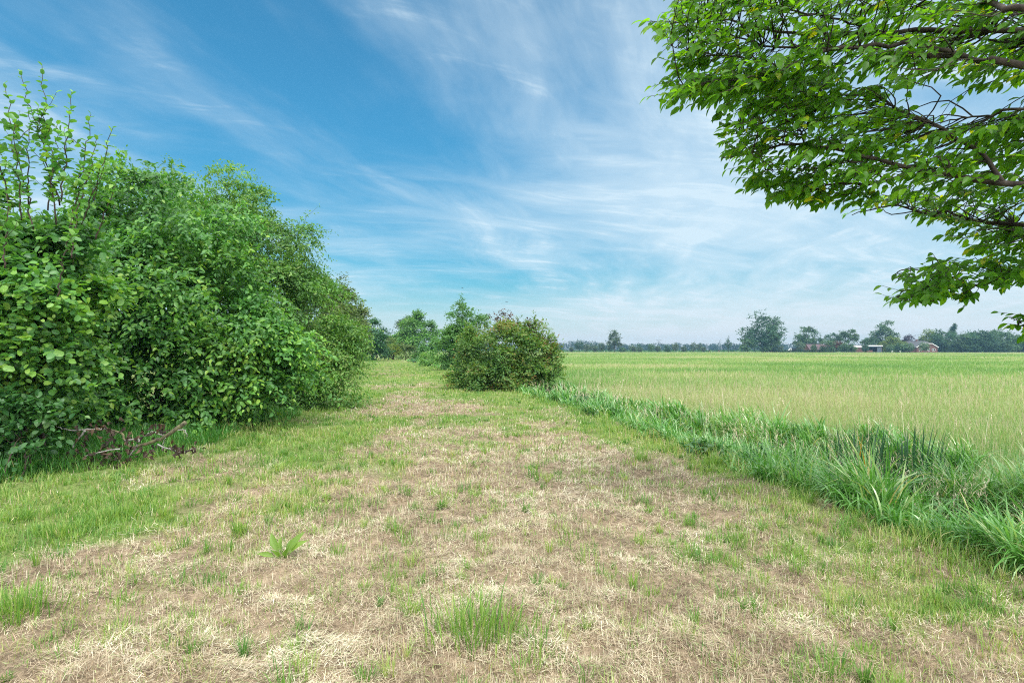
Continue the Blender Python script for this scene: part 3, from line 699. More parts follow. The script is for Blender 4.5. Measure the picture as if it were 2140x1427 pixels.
# ---- hedge at left -------------------------------------------------
def build_hedge():
    HG = 'shrubs of the hedge on the left'
    # big dark shrub with pointed leaves
    lb = lobes_px([(345, 500, 105, 105, .9), (240, 480, 90, 100, 1.0), (230, 620, 150, 130, .2), (400, 620, 150, 130, .3), (300, 770, 190, 120, -.1), (470, 750, 110, 105, .3), (130, 760, 150, 140, .6), (560, 740, 60, 90, .9)], 10.8, .75)
    shrub('hedge_shrub', 'big dark green shrub with hanging pointed leaves above the dead branch', 'shrub', lb, (-6.9, 11.4, 0), 20000, .108, .057, T_HI, 'dogwood', k=7, tl=.42, stems=26, r0=.035, seed=101, group=HG, shoots=90, shl=.5,
          depth=.14, lump=.32, droop=.6, ldroop=.5, var=.36, vs=.22, tipyoung=.34, cvar=.8, zmin=.12)
    # paler fruiting shrub behind it, further along
    lb = lobes_px([(470, 470, 85, 80, .3), (410, 500, 80, 110, .6), (560, 545, 75, 90, 0), (600, 640, 75, 110, -.3), (520, 620, 110, 140, .2), (655, 690, 70, 90, .3), (640, 770, 75, 60, 0), (700, 745, 38, 40, .6), (683, 822, 24, 30, -.4), (580, 790, 90, 60, .2)], 14.6, .9)
    t, rng = shrub('hedge_shrub', 'tall olive green shrub sloping down to the strip, one low branch hanging over the grass', 'shrub', lb, (-6.9, 15.2, 0), 20000, .10, .048, T_MED, 'dogwood2', k=7, tl=.45, stems=26, r0=.035, seed=102, group=HG, shoots=110, shl=.6,
          depth=.14, lump=.34, droop=.6, ldroop=.55, var=.42, vs=.22, tipyoung=.30, cvar=.8, zmin=.12, extra=sprig_top)
    # rounded-leaf shrub nearest the camera
    lb = lobes_px([(-40, 580, 170, 120, .6), (70, 620, 120, 120, .2), (120, 560, 80, 70, .8), (20, 720, 110, 130, .2), (110, 700, 80, 80, .6), (-90, 850, 130, 150, .2), (0, 850, 60, 70, .3), (-160, 650, 200, 260, .8)], 7.3, .7)
    t, rng = shrub('hedge_shrub', 'light green shrub with big rounded leaves and tall upright shoots against the sky', 'shrub', lb, (-6.9, 7.8, 0), 13500, .092, .062, T_ROUND, 'roundleaf', k=7, tl=.36, stems=20, r0=.03, seed=103, group=HG, shoots=50, shl=.45, csz=.22, cpush=1.3,
          depth=.16, lump=.3, droop=.25, ldroop=.2, up=.55, var=.40, vs=.22, tipyoung=.32, cvar=.8, zmin=.06, extra=shoots_top)
    # low growth at the foot of the hedge, far left
    lb = lobes_px([(20, 930, 70, 50), (-70, 900, 80, 80, .3), (90, 900, 60, 50, .3)], 6.6, .6)
    shrub('bramble_bush', 'low bramble with dark leaves at the foot of the round leaved shrub', 'bush', lb, (-5.9, 6.7, 0), 700, .085, .06, T_HI, 'bramble', k=6, tl=.3, stems=8, r0=.012, seed=104, zmin=.05, depth=.2)
    # taller fruiting trees further on
    lb = lobes_px([(686, 642, 44, 56), (656, 627, 38, 48, 1), (704, 690, 40, 48, -.5), (722, 722, 30, 36), (690, 715, 60, 50), (640, 650, 50, 80, 2)], 32, .9)
    t, rng = shrub('hedge_tree', 'brownish green fruiting tree behind the olive shrub, with one bare sprig on top', 'tree', lb, (-10.9, 33, 0), 5200, .20, .10, T_MED, 'oliveleaf', k=6, tl=.55, stems=10, r0=.08, seed=105, group=HG, shoots=50, shl=.8, cpush=1.5, depth=.16, lump=.34, var=.5, zmin=.2, barkm='bark', crown='crown', wood='trunk', extra=fruit_sprig)
    lb = lobes_px([(726, 652, 24, 32), (734, 690, 23, 38), (738, 722, 17, 27), (708, 690, 33, 48), (748, 670, 7, 14)], 46, .9)
    shrub('hedge_tree', 'khaki green tree at the far end of the dense hedge', 'tree', lb, (-12.9, 47, 0), 4200, .24, .13, T_MED, 'oliveleaf', k=6, tl=.6, stems=8, r0=.09, seed=106, group=HG, shoots=40, shl=.9, cpush=1.4, depth=.16, lump=.34, var=.62, zmin=.2, barkm='bark', crown='crown', wood='trunk')
build_hedge()

# ---- fallen branch with dead leaves ---------------------------------
def build_branch():
    rng = np.random.default_rng(7)
    base = at(230, 940, 7.5); base[2] = 0
    t = thing('fallen_branch', base, 'dead lichen covered branch with shrivelled brown leaves lying in the grass by the hedge', 'branch')
    mb = MB()
    def P(l, Y): return np.array([at(a, b, Y) for a, b in l])
    def path(l, Y, r0, r1, sides=6, mat=0):
        p = P(l, Y); n = len(p) * 3; s = np.linspace(0, len(p) - 1, n); i = np.clip(s.astype(int), 0, len(p) - 2); f = (s - i)[:, None]
        q = p[i] * (1 - f) + p[i + 1] * f; q += rng.normal(size=q.shape) * .006
        mb.tube(q, np.linspace(r0, r1, n), sides, rng.random(), mat); return q
    path([(388, 882), (370, 895), (345, 912), (320, 922), (298, 930), (275, 938)], 7.45, .028, .018, 8, 1)
    path([(275, 938), (262, 922), (255, 905), (240, 900), (222, 898)], 7.45, .018, .010, 6, 1)
    path([(262, 922), (285, 915), (292, 920), (285, 932), (275, 945), (262, 975)], 7.35, .012, .006)
    q1 = path([(222, 896), (200, 896), (178, 898), (150, 900), (130, 896), (118, 890)], 7.45, .014, .005)
    q2 = path([(178, 898), (170, 910), (158, 924), (150, 940), (140, 955)], 7.35, .014, .006)
    q3 = path([(250, 938), (215, 942), (185, 950), (160, 965), (140, 985)], 7.2, .010, .004)
    path([(352, 912), (338, 908), (320, 902), (310, 905), (300, 912)], 7.5, .009, .004)
    path([(365, 898), (385, 898), (392, 908), (390, 915)], 7.45, .008, .003)
    path([(345, 915), (342, 928), (338, 940)], 7.4, .007, .003)
    q4 = path([(330, 930), (360, 940), (385, 945), (405, 935)], 7.45, .010, .004)
    mb.build('branch', [M['deadwood'], M['lichenwood']], t)
    lm = MB(); c = []
    for (px, py, n) in [(133, 963, 22), (150, 945, 14), (165, 925, 14), (190, 895, 10), (222, 890, 10), (225, 930, 12), (205, 955, 15), (225, 955, 12), (255, 945, 16), (270, 920, 14), (310, 905, 10), (335, 895, 12), (350, 935, 9), (370, 938, 8), (390, 938, 7), (405, 935, 5), (250, 975, 18), (220, 985, 14), (180, 955, 12), (235, 905, 8), (300, 940, 16)]:
        a = at(px, py, 7.3 + rng.normal() * .1); a[2] = max(a[2], .05); c.append(a + rng.normal(size=(n, 3)) * np.array([.06, .08, .05]))
    c = np.vstack(c); m = len(c); c[:, 2] = np.maximum(c[:, 2], .03)
    add_leaves(lm, c, rng.normal(size=(m, 3)) * .5 - UP * .8, rng.normal(size=(m, 3)) + UP * .2, rng.uniform(.045, .09, m), rng.uniform(.018, .04, m), tmpl_hi(fold=.5, droop=.5), rng.random(m))
    lm.build('dead_leaves', M['deadleaf'], t)
build_branch()

# ---- planting at the far end of the strip ---------------------------
def build_far_strip():
    g = None
    def sh(name, label, cat, lob, Y, base, n, L, mat, seed, dep=.9, **kw):
        kw.setdefault('stems', 5); kw.setdefault('r0', .06)
        return shrub(name, label, cat, lobes_px(lob, Y, dep), base, n, L, L * .55, T_LO if Y > 60 else T_MED, mat, k=5, tl=L * 2.2, seed=seed, zmin=.1, **kw)
    sh('tree', 'dark green rounded tree past the end of the hedge', 'tree', [(783, 700, 18, 24), (780, 722, 22, 26), (795, 715, 10, 25), (770, 715, 14, 30)], 78, (-18.9, 78, 0), 2400, .36, 'darkleaf', 201, var=.45, lump=.3, crown='crown', wood='trunk', barkm='bark')
    sh('bush', 'small yellow green umbrella shaped bush at the end of the strip', 'bush', [(820, 733, 15, 9), (815, 728, 10, 12), (828, 735, 11, 8), (806, 737, 8, 5)], 85, (-17.7, 85, 0), 700, .28, 'yellowleaf', 202, var=.45, r0=.12, crown='foliage')
    sh('bush', 'pale green bush behind the umbrella shaped bush', 'bush', [(812, 722, 16, 16), (803, 735, 14, 14)], 98, (-21.5, 98, 0), 700, .35, 'paleleaf', 203, var=.4)
    sh('tree', 'dense mid green tree standing alone at the end of the strip', 'tree', [(866, 690, 28, 28), (862, 675, 16, 18), (880, 705, 22, 26), (850, 708, 26, 24), (868, 718, 32, 16), (884, 690, 14, 20)], 112, (-19, 113, 0), 4600, .48, 'midleaf', 204, var=.45, lump=.34, r0=.16, crown='crown', wood='trunk', barkm='bark')
    sh('tree', 'greyish tree peeking out behind the dense mid green tree', 'tree', [(848, 682, 15, 22), (842, 700, 13, 22)], 135, (-25.5, 135, 0), 600, .55, 'greyleaf', 205, var=.35, crown='crown', wood='trunk', barkm='bark')
    sh('tree', 'far blue green tree low on the horizon past the dark rounded tree', 'tree', [(812, 702, 14, 14), (826, 708, 12, 14), (818, 718, 18, 16)], 260, (-55, 260, 0), 800, 1.0, 'farleaf', 206, var=.4, crown='crown', wood='trunk', barkm='bark', r0=.3)
    sh('bramble_bush', 'tangled bush with reddish shoots beside the umbrella shaped bush', 'bush', [(845, 738, 16, 13), (860, 740, 14, 12)], 88, (-16.3, 88, 0), 600, .28, 'oliveleaf', 207, var=.6)
    sh('bramble_bush', 'tangled dark bush under the dense mid green tree', 'bush', [(885, 738, 18, 14), (872, 744, 16, 10), (900, 742, 12, 10)], 84, (-13.2, 84, 0), 700, .28, 'midleaf', 208, var=.35)
    sh('bramble_bush', 'pale leafy bramble mound at the edge of the strip beside the young oak', 'bush', [(905, 745, 18, 14), (922, 748, 18, 18), (935, 757, 16, 14), (890, 752, 14, 10), (912, 762, 18, 8)], 52, (-6.6, 52, 0), 1500, .17, 'midleaf', 209, var=.65, lump=.35)
    sh('bramble_bush', 'dark nettle clump where the strip bends behind the young oak', 'bush', [(868, 757, 8, 4), (862, 756, 6, 3)], 66, (-11.3, 66, 0), 120, .16, 'darkleaf', 210, var=.4, stems=5)
    # young oak: open, lobed outline
    lb = [(965, 645, 10, 16), (958, 668, 24, 14), (985, 662, 18, 10), (950, 695, 22, 14), (938, 715, 22, 16), (972, 690, 26, 18), (1000, 668, 12, 8), (932, 742, 20, 20), (955, 740, 24, 26), (965, 720, 26, 24), (1012, 672, 8, 6), (945, 765, 22, 12), (930, 700, 8, 5)]
    t, rng = sh('young_oak', 'young oak with an open spiky crown rising behind the round bush', 'tree', lb, 42, (-4.1, 42, 0), 3900, .17, 'midleaf', 211, var=.4, lump=.5, lumpf=5, depth=.4, inner=.4, crown='crown', wood='trunk', barkm='bark', stems=22, r0=.05, extra=oak_shoots, clus=25, csz=.3)
    # round bush in the middle
    lb = lobes_px([(1052, 750, 82, 50), (1004, 745, 44, 50), (1100, 748, 52, 46, .2), (1060, 706, 56, 28), (1014, 712, 40, 24), (1118, 728, 34, 34), (1136, 752, 22, 36), (990, 787, 34, 20, -.2), (1060, 780, 90, 28, -.2), (1130, 785, 34, 22)], 22, .85)
    t, rng = shrub('round_bush', 'wide rounded bush tinged red and yellow on the ditch edge', 'bush', lb, (-.2, 22.3, 0), 15000, .115, .062, T_MED, 'bushleaf', k=6, tl=.36, stems=22, r0=.03, seed=212, shoots=90, shl=.38, cpush=1.2, depth=.15, lump=.36, lumpf=4, var=.50, vs=.22, cvar=.9, zmin=.1, up=.5, tipyoung=.12, extra=bush_sprigs, mats=['redleaf'])
build_far_strip()

# ---- brambles and irises in the ditch, weeds on the strip -----------
def build_ditch_plants():
    for i, (px, py, rx, ry, Y, lab) in enumerate([(1470, 945, 55, 26, 7.9, 'dark bramble clump at the ditch edge where the reeds begin to thin'),
                                                 (1555, 955, 50, 24, 7.6, 'second bramble clump sprawling among reeds beside the first'),
                                                 (1190, 842, 40, 22, 16, 'nettle clump at the ditch edge just past the round bush'),
                                                 (1270, 862, 40, 18, 13, 'green nettles between the straw and the reeds midway along the ditch')]):
        c = gp(px, py + 12)
        shrub('bramble_bush', lab, 'bush', lobes_px([(px, py + 6, rx, ry * .7), (px + rx * .5, py + 8, rx * .6, ry * .6), (px - rx * .5, py + 9, rx * .6, ry * .6)], Y + .35, .7), (at(px, py, Y)[0], Y + .35, -.1), 300, .075, .05, T_HI, 'bramble', k=6, tl=.22, stems=8, r0=.008, seed=300 + i, zmin=-.3, depth=.3, lump=.4, up=.6, var=.4)
    rng = np.random.default_rng(31)
    for (px, py, n, Y, lab, w, orange) in [(1800, 945, 55, 7.3, 'clump of sword shaped iris leaves in the ditch with one orange blade', .35, True), (1895, 950, 70, 7.2, 'taller dark clump of sword shaped iris leaves without any orange blade', .42, False)]:
        b = at(px, py, Y); b[2] = -.45
        mb = MB(); x = b[0] + rng.normal(0, w * .5, n); y = b[1] + rng.normal(0, w * .4, n)
        v = rng.uniform(0, .75, n); H = rng.uniform(.7, 1.05, n); W = rng.uniform(.018, .028, n)
        th = np.abs(rng.normal(.10, .08, n)); dz = np.abs(rng.normal(.08, .1, n)); az = np.arctan2(y - b[1], x - b[0])
        if orange: v[0] = 1; H[0] = .95; W[0] = .035; x[0] = b[0] - .02; y[0] = b[1] - .35; th[0] = .25; az[0] = math.pi; v[1] = .97; x[1] = b[0] - .28; y[1] = b[1] - .3
        add_blades(mb, np.stack([x, y, np.full(n, b[2])], -1), H, th, dz, az, W, 6, v, twist=rng.normal(0, .6, n))
        o = mb.build('iris_plant', M['iris']); tag(o, lab, 'plant')
    # broad-leaved dock on the straw
    c = gp(592, 1172); t = thing('dock_plant', c, 'small bright green dock with a few broad upright leaves on the straw', 'plant')
    mb = MB()
    D = np.array([(-.55, .1, 1), (-.25, .3, .6), (.55, .1, .95), (.75, -.1, .8), (.15, .2, .5), (-.75, -.3, .35), (.3, -.5, .5), (-.1, -.5, .45)], float)
    ln = np.array([.20, .15, .22, .20, .13, .15, .13, .11]) * .75; pts = c + D * .02; pts[:, 2] = .02
    add_leaves(mb, pts + nrm(D) * .05, D, np.array([(0, -1, .6)] * 8, float) + rng.normal(size=(8, 3)) * .3, ln, ln * .34, tmpl_hi(fold=.15, droop=.3), rng.random(8))
    mb.build('leaves', M['dock'], t)
    sb = MB()
    for p, d in zip(pts, nrm(D)): sb.tube(limb(p, p + d * .06, 4), .0035, 5)
    sb.build('stalk', M['dock'], t)
    # taller tufts left by the mower
    for i, (px, py, w, n, h, lab) in enumerate([(1000, 1335, .30, 330, .24, 'fresh green grass tuft standing in the straw nearest the camera'), (245, 1082, .30, 300, .17, 'bright spreading grass tuft on the green side near the long grass'), (135, 1115, .22, 220, .17, 'yellow green grass tuft left of the dock and nearer the hedge'),
                                               (1340, 965, .16, 200, .16, 'grass tuft on the straw halfway to the brambles'), (500, 1120, .055, 110, .16, 'narrow grass tuft just behind the dock'), (1490, 972, .2, 320, .16, 'rounded grass tuft at the ditch edge in front of brambles'), (35, 1290, .26, 320, .2, 'loose grass tuft at the lower left corner of the strip'), (830, 1115, .14, 110, .12, 'low grass tuft on the straw between the dock and the ditch')]):
        c = gp(px, py); mb = MB(); x = c[0] + rng.normal(0, w * .42, n); y = c[1] + rng.normal(0, w * .30, n)
        add_blades(mb, np.stack([x, y, ground_z(x, y) - .01], -1), rng.uniform(.4, 1.15, n) * h, np.abs(rng.normal(.14, .14, n)), rng.gamma(1.6, .4, n), np.arctan2(y - c[1], x - c[0]) + rng.normal(0, .9, n), rng.uniform(.004, .0075, n), 5, np.clip(rng.normal(.48, .17, n), 0, .95))
        tag(mb.build('grass_tuft', M['grass']), lab, 'grass', 'grass tufts left standing on the mown strip')
build_ditch_plants()

# ---- overhanging tree at right ---------------------------------------
def build_overhang():
    rng = np.random.default_rng(40)
    base = np.array([5.6, 3.7, 0.])
    t = thing('overhanging_tree', base, 'tree leaning in from the right, its leafy boughs hanging over the meadow', 'tree')
    wb = MB(); fork = base + np.array([-.1, .2, 2.1])
    def smooth_path(P, n):
        P = np.asarray(P, float); s = np.linspace(0, len(P) - 1, n); i = np.clip(s.astype(int), 0, len(P) - 2); f = s - i
        p0 = P[np.clip(i - 1, 0, None)]; p1 = P[i]; p2 = P[i + 1]; p3 = P[np.clip(i + 2, None, len(P) - 1)]; f = f[:, None]
        return .5 * (2 * p1 + (p2 - p0) * f + (2 * p0 - 5 * p1 + 4 * p2 - p3) * f ** 2 + (3 * p1 - p0 - 3 * p2 + p3) * f ** 3)
    wb.tube(smooth_path([base + [0, 0, -.1], base + [.02, .03, .6], base + [-.04, .1, 1.4], fork, fork + [.1, .25, 1.2], fork + [.2, .5, 2.6]], 24), np.linspace(.19, .07, 24), 12)
    limbs = []
    def L_(pts, r0, r1, start=None, n=26):
        P = [at(*p) for p in pts]
        if start is not None: P = [np.asarray(start)] + P
        q = smooth_path(P, n); q[1:-1] += rng.normal(size=(n - 2, 3)) * .006
        wb.tube(q, np.linspace(r0, r1, n), 8); limbs.append(q); return q
    f2 = fork + [.1, .2, 1.0]; f3 = fork + [.15, .35, 1.8]
    a = L_([(2135, 136, 4.4), (2050, 128, 4.5), (1960, 100, 4.6), (1880, 80, 4.8), (1800, 55, 5.0)], .033, .008, f2)
    L_([(2010, 118, 4.55), (1930, 116, 4.7), (1860, 112, 4.8), (1790, 98, 5.0), (1700, 104, 5.1), (1600, 95, 5.2), (1500, 62, 5.3)], .026, .005)
    L_([(2060, 66, 4.8), (1900, 66, 5.0), (1760, 72, 5.2), (1640, 70, 5.4), (1500, 40, 5.5), (1400, 50, 5.5)], .028, .005, f3)
    L_([(1900, 88, 4.75), (1800, 100, 4.7), (1720, 105, 4.7), (1650, 140, 4.7), (1580, 165, 4.8), (1480, 170, 4.9), (1410, 200, 5.0)], .018, .004)
    b = L_([(2180, 392, 4.5), (2095, 384, 4.6), (1990, 366, 4.8), (1900, 352, 4.9), (1800, 325, 5.0), (1720, 308, 5.1), (1640, 300, 5.2), (1600, 312, 5.3), (1510, 330, 5.4)], .029, .006, fork)
    L_([(2095, 380, 4.6), (2060, 330, 4.7), (2000, 290, 4.8), (1940, 252, 4.9), (1880, 232, 5.1), (1830, 205, 5.2), (1700, 200, 5.3), (1600, 230, 5.4)], .020, .004)
    L_([(1680, 305, 5.1), (1670, 270, 5.2), (1620, 250, 5.3), (1540, 280, 5.4)], .010, .004)
    L_([(1990, 366, 4.8), (1960, 330, 4.9), (1850, 380, 5.1), (1750, 385, 5.3), (1650, 400, 5.4), (1590, 385, 5.4)], .016, .004)
    L_([(2140, 575, 5.6), (2090, 586, 5.7), (2040, 596, 5.8), (1960, 602, 5.9), (1880, 620, 6.0)], .020, .004, fork + [0, .1, -.1])
    L_([(2040, 596, 5.8), (1980, 585, 5.9), (1920, 565, 6.0), (1870, 572, 6.0)], .009, .003)
    L_([(2120, 470, 5.6), (2040, 462, 5.8), (1950, 450, 6.0), (1860, 430, 6.1), (1780, 450, 6.1)], .024, .004, fork + [0, .1, .1])
    L_([(2160, 680, 5.4), (2135, 672, 5.4), (2110, 664, 5.4)], .010, .003, fork + [0, .1, -.3])
    L_([(2160, 20, 4.2), (2080, 10, 4.4), (1980, -30, 4.7), (1800, -40, 5.2), (1600, -30, 5.5)], .030, .006, f3)
    L_([(1800, 55, 5.0), (1700, 30, 5.1), (1580, 20, 5.2), (1460, 40, 5.3), (1390, 45, 5.3)], .010, .003)
    L_([(1720, -20, 5.3), (1600, 0, 5.3), (1480, -10, 5.4), (1410, 30, 5.4)], .010, .003)
    L_([(1640, 140, 4.7), (1560, 120, 4.8), (1470, 110, 4.9), (1400, 95, 5.0)], .008, .003)
    L_([(1700, 200, 5.3), (1620, 180, 5.2), (1520, 180, 5.2), (1430, 195, 5.2)], .008, .003)
    L_([(1850, 380, 5.1), (1800, 340, 5.0), (1700, 350, 5.0), (1600, 355, 5.1)], .008, .003)
    L_([(2160, 230, 4.6), (2080, 240, 4.8), (2000, 250, 5.0), (1930, 262, 5.2)], .016, .003, f2)
    nodes = np.vstack(limbs)
    # foliage regions: polygon in view, depth range, number of sprays
    def inpoly(px, py, poly):
        ins = np.zeros(len(px), bool); n = len(poly)
        for i in range(n):
            x0, y0 = poly[i]; x1, y1 = poly[(i + 1) % n]
            c = ((y0 > py) != (y1 > py)) & (px < (x1 - x0) * (py - y0) / (y1 - y0 + 1e-9) + x0); ins ^= c
        return ins
    regs = [([(1365, 60), (1400, -20), (1440, -90), (2620, -90), (2620, 150), (2150, 170), (1950, 160), (1900, 180), (1840, 150), (1700, 165), (1560, 190), (1430, 195), (1400, 190), (1480, 140), (1440, 90), (1385, 85)], 4.3, 5.9, 1050),
            ([(1420, 190), (1500, 150), (1640, 150), (1760, 160), (1860, 180), (1880, 215), (1800, 210), (1700, 230), (1600, 230), (1500, 205)], 4.6, 5.6, 130),
            ([(1500, 215), (1640, 190), (1850, 215), (1920, 240), (2010, 270), (2150, 220), (2620, 210), (2620, 400), (2140, 420), (1960, 400), (1860, 380), (1740, 390), (1690, 405), (1600, 370), (1510, 335), (1520, 290)], 4.5, 6.0, 720),
            ([(1790, 440), (1850, 395), (1960, 400), (2140, 410), (2620, 400), (2620, 520), (2140, 500), (2060, 475), (1980, 470), (1870, 410), (1800, 450)], 5.4, 7.2, 380),
            ([(1990, 470), (2140, 490), (2620, 500), (2620, 590), (2140, 570), (2060, 560), (1990, 570), (1870, 575), (1960, 552), (2040, 530)], 5.2, 6.4, 260),
            ([(1865, 622), (1930, 575), (2040, 570), (2140, 560), (2620, 570), (2620, 595), (2140, 590), (2040, 595), (1960, 622), (1900, 640)], 5.2, 6.2, 160),
            ([(2000, 618), (2060, 600), (2060, 612), (2020, 630)], 5.5, 5.9, 5), ([(2115, 662), (2150, 655), (2200, 655), (2200, 700), (2130, 690)], 5.2, 5.6, 12)]
    regs += [([(1560, 350), (1640, 360), (1760, 390), (1850, 400), (1800, 425), (1690, 430), (1640, 415), (1570, 395)], 5.0, 5.5, 55), ([(1400, 95), (1480, 100), (1480, 215), (1390, 220), (1385, 180)], 4.9, 5.3, 30)]
    mb = MB()
    for poly, d0, d1, n in regs:
        A = np.array(poly); px = rng.uniform(A[:, 0].min(), A[:, 0].max(), n * 6); py = rng.uniform(A[:, 1].min(), A[:, 1].max(), n * 6)
        ok = inpoly(px, py, poly); px, py = px[ok][:n], py[ok][:n]
        for x_, y_ in zip(px, py):
            Y = rng.uniform(d0, d1); p = at(x_, y_, Y)
            dv = nodes - p; dd = np.sqrt(.45 * dv[:, 0] ** 2 + .6 * dv[:, 1] ** 2 + (2.3 * dv[:, 2]) ** 2) + np.maximum(0, -dv[:, 0] + .05) * 2 + rng.random(len(nodes)) * .12
            a0 = nodes[np.argmin(dd)]
            d = p - a0; dist = np.linalg.norm(d)
            if dist > 1.3: continue
            tip = p + np.array([-.10, .0, -.015]) + rng.normal(size=3) * .05
            q = smooth_path([a0, a0 + (p - a0) * .36 + rng.normal(size=3) * .07 * dist, a0 + (p - a0) * .70 + UP * .05 * dist + rng.normal(size=3) * .06 * dist, p, tip], 10)
            wb.tube(q, np.linspace(min(.007, .003 + dist * .005), .0016, 10), 4)
            k = int(rng.integers(6, 11)); tt = np.linspace(.40, 1, k); idx = tt * 9; i0 = np.clip(idx.astype(int), 0, 8); fr = (idx - i0)[:, None]
            pp = q[i0] * (1 - fr) + q[i0 + 1] * fr; ax = nrm(q[-1] - q[4])
            sd_ = nrm(np.cross(ax, UP)); sg = np.where(np.arange(k) % 2, 1, -1)[:, None]
            D = ax * .6 + sd_ * sg * .75 * (tt[:, None] < .96) - UP * .38 + rng.normal(size=(k, 3)) * .25 + np.array([-.25, 0, 0])
            N_ = UP + np.array([-.25, -.35, 0]) + rng.normal(size=(k, 3)) * .5
            sz = rng.uniform(.7, 1.15, k)
            yel = -.05 if not (y_ > 380 and rng.random() < .10) else .28
            v = np.clip(rng.normal(.40, .24, k) + yel, 0, .93) + (rng.random(k) < .0012) * .07
            add_leaves(mb, pp, D, N_, .100 * sz, .047 * sz, T_HI, v)
    wb.build('trunk', M['bark'], t)
    mb.build('crown', M['cherry'], t)
build_overhang()

# ------------------------------------------------------------------ far side of the meadow
def tree_lobes(rng, px, top, w, Y, shape, base_py):
    h = base_py - top; out = []
    if shape == 'round':      # broad crown on a short trunk
        for i in range(11):
            a = rng.uniform(0, 2 * math.pi); q = rng.uniform(.25, .62)
            out.append((px + math.cos(a) * q * w * .5, top + h * (.44 - .36 * q * math.sin(a)), w * rng.uniform(.17, .26), h * rng.uniform(.15, .22), rng.normal() * w * .06 * Y / F, 1.0))
        out.append((px, top + h * .36, w * .32, h * .34)); out.append((px + w * .12, top + h * .70, w * .32, h * .24)); out.append((px - w * .14, top + h * .68, w * .30, h * .24)); out.append((px, top + h * .5, w * .4, h * .3))
    elif shape == 'airy':
        for i in range(14):
            a = rng.uniform(0, 2 * math.pi); q = rng.uniform(.3, .8)
            out.append((px + math.cos(a) * q * w * .5, top + h * (.40 - .38 * q * math.sin(a)), w * rng.uniform(.10, .17), h * rng.uniform(.07, .13), rng.normal() * w * .1 * Y / F, 1.0))
    elif shape == 'tall':
        for i in range(12):
            f = rng.uniform(.06, .85); ww = w * .5 * (.45 + .55 * math.sin(min(f * 1.5, 1) * math.pi / 2))
            out.append((px + rng.uniform(-.75, .75) * ww, top + h * f, w * rng.uniform(.14, .22), h * rng.uniform(.09, .15)))
        out.append((px, top + h * .45, w * .25, h * .36))
    elif shape == 'ball':     # pollard or clipped small crown on a stem
        out = [(px, top + h * .40, w * .45, h * .38), (px - w * .15, top + h * .5, w * .3, h * .26), (px + w * .16, top + h * .45, w * .3, h * .3)]
    elif shape == 'mound':    # foliage to the ground
        for i in range(7):
            q = rng.uniform(-.36, .36)
            out.append((px + q * w, top + h * rng.uniform(.35 + abs(q) * .5, .8), w * rng.uniform(.2, .28), h * rng.uniform(.2, .3)))
        out.append((px, top + h * .55, w * .42, h * .44))
    elif shape == 'willow':
        for i in range(9):
            q = rng.uniform(-.36, .36)
            out.append((px + q * w, top + h * (.18 + .5 * q * q * 4 + rng.uniform(0, .25)), w * rng.uniform(.16, .24), h * rng.uniform(.14, .22)))
        for i in range(6):
            q = (i - 2.5) / 2.5
            out.append((px + q * w * .38, top + h * .66, w * .13, h * rng.uniform(.22, .30)))
    return [(l[0], l[1], l[2], l[3]) + tuple(l[4:]) for l in out]

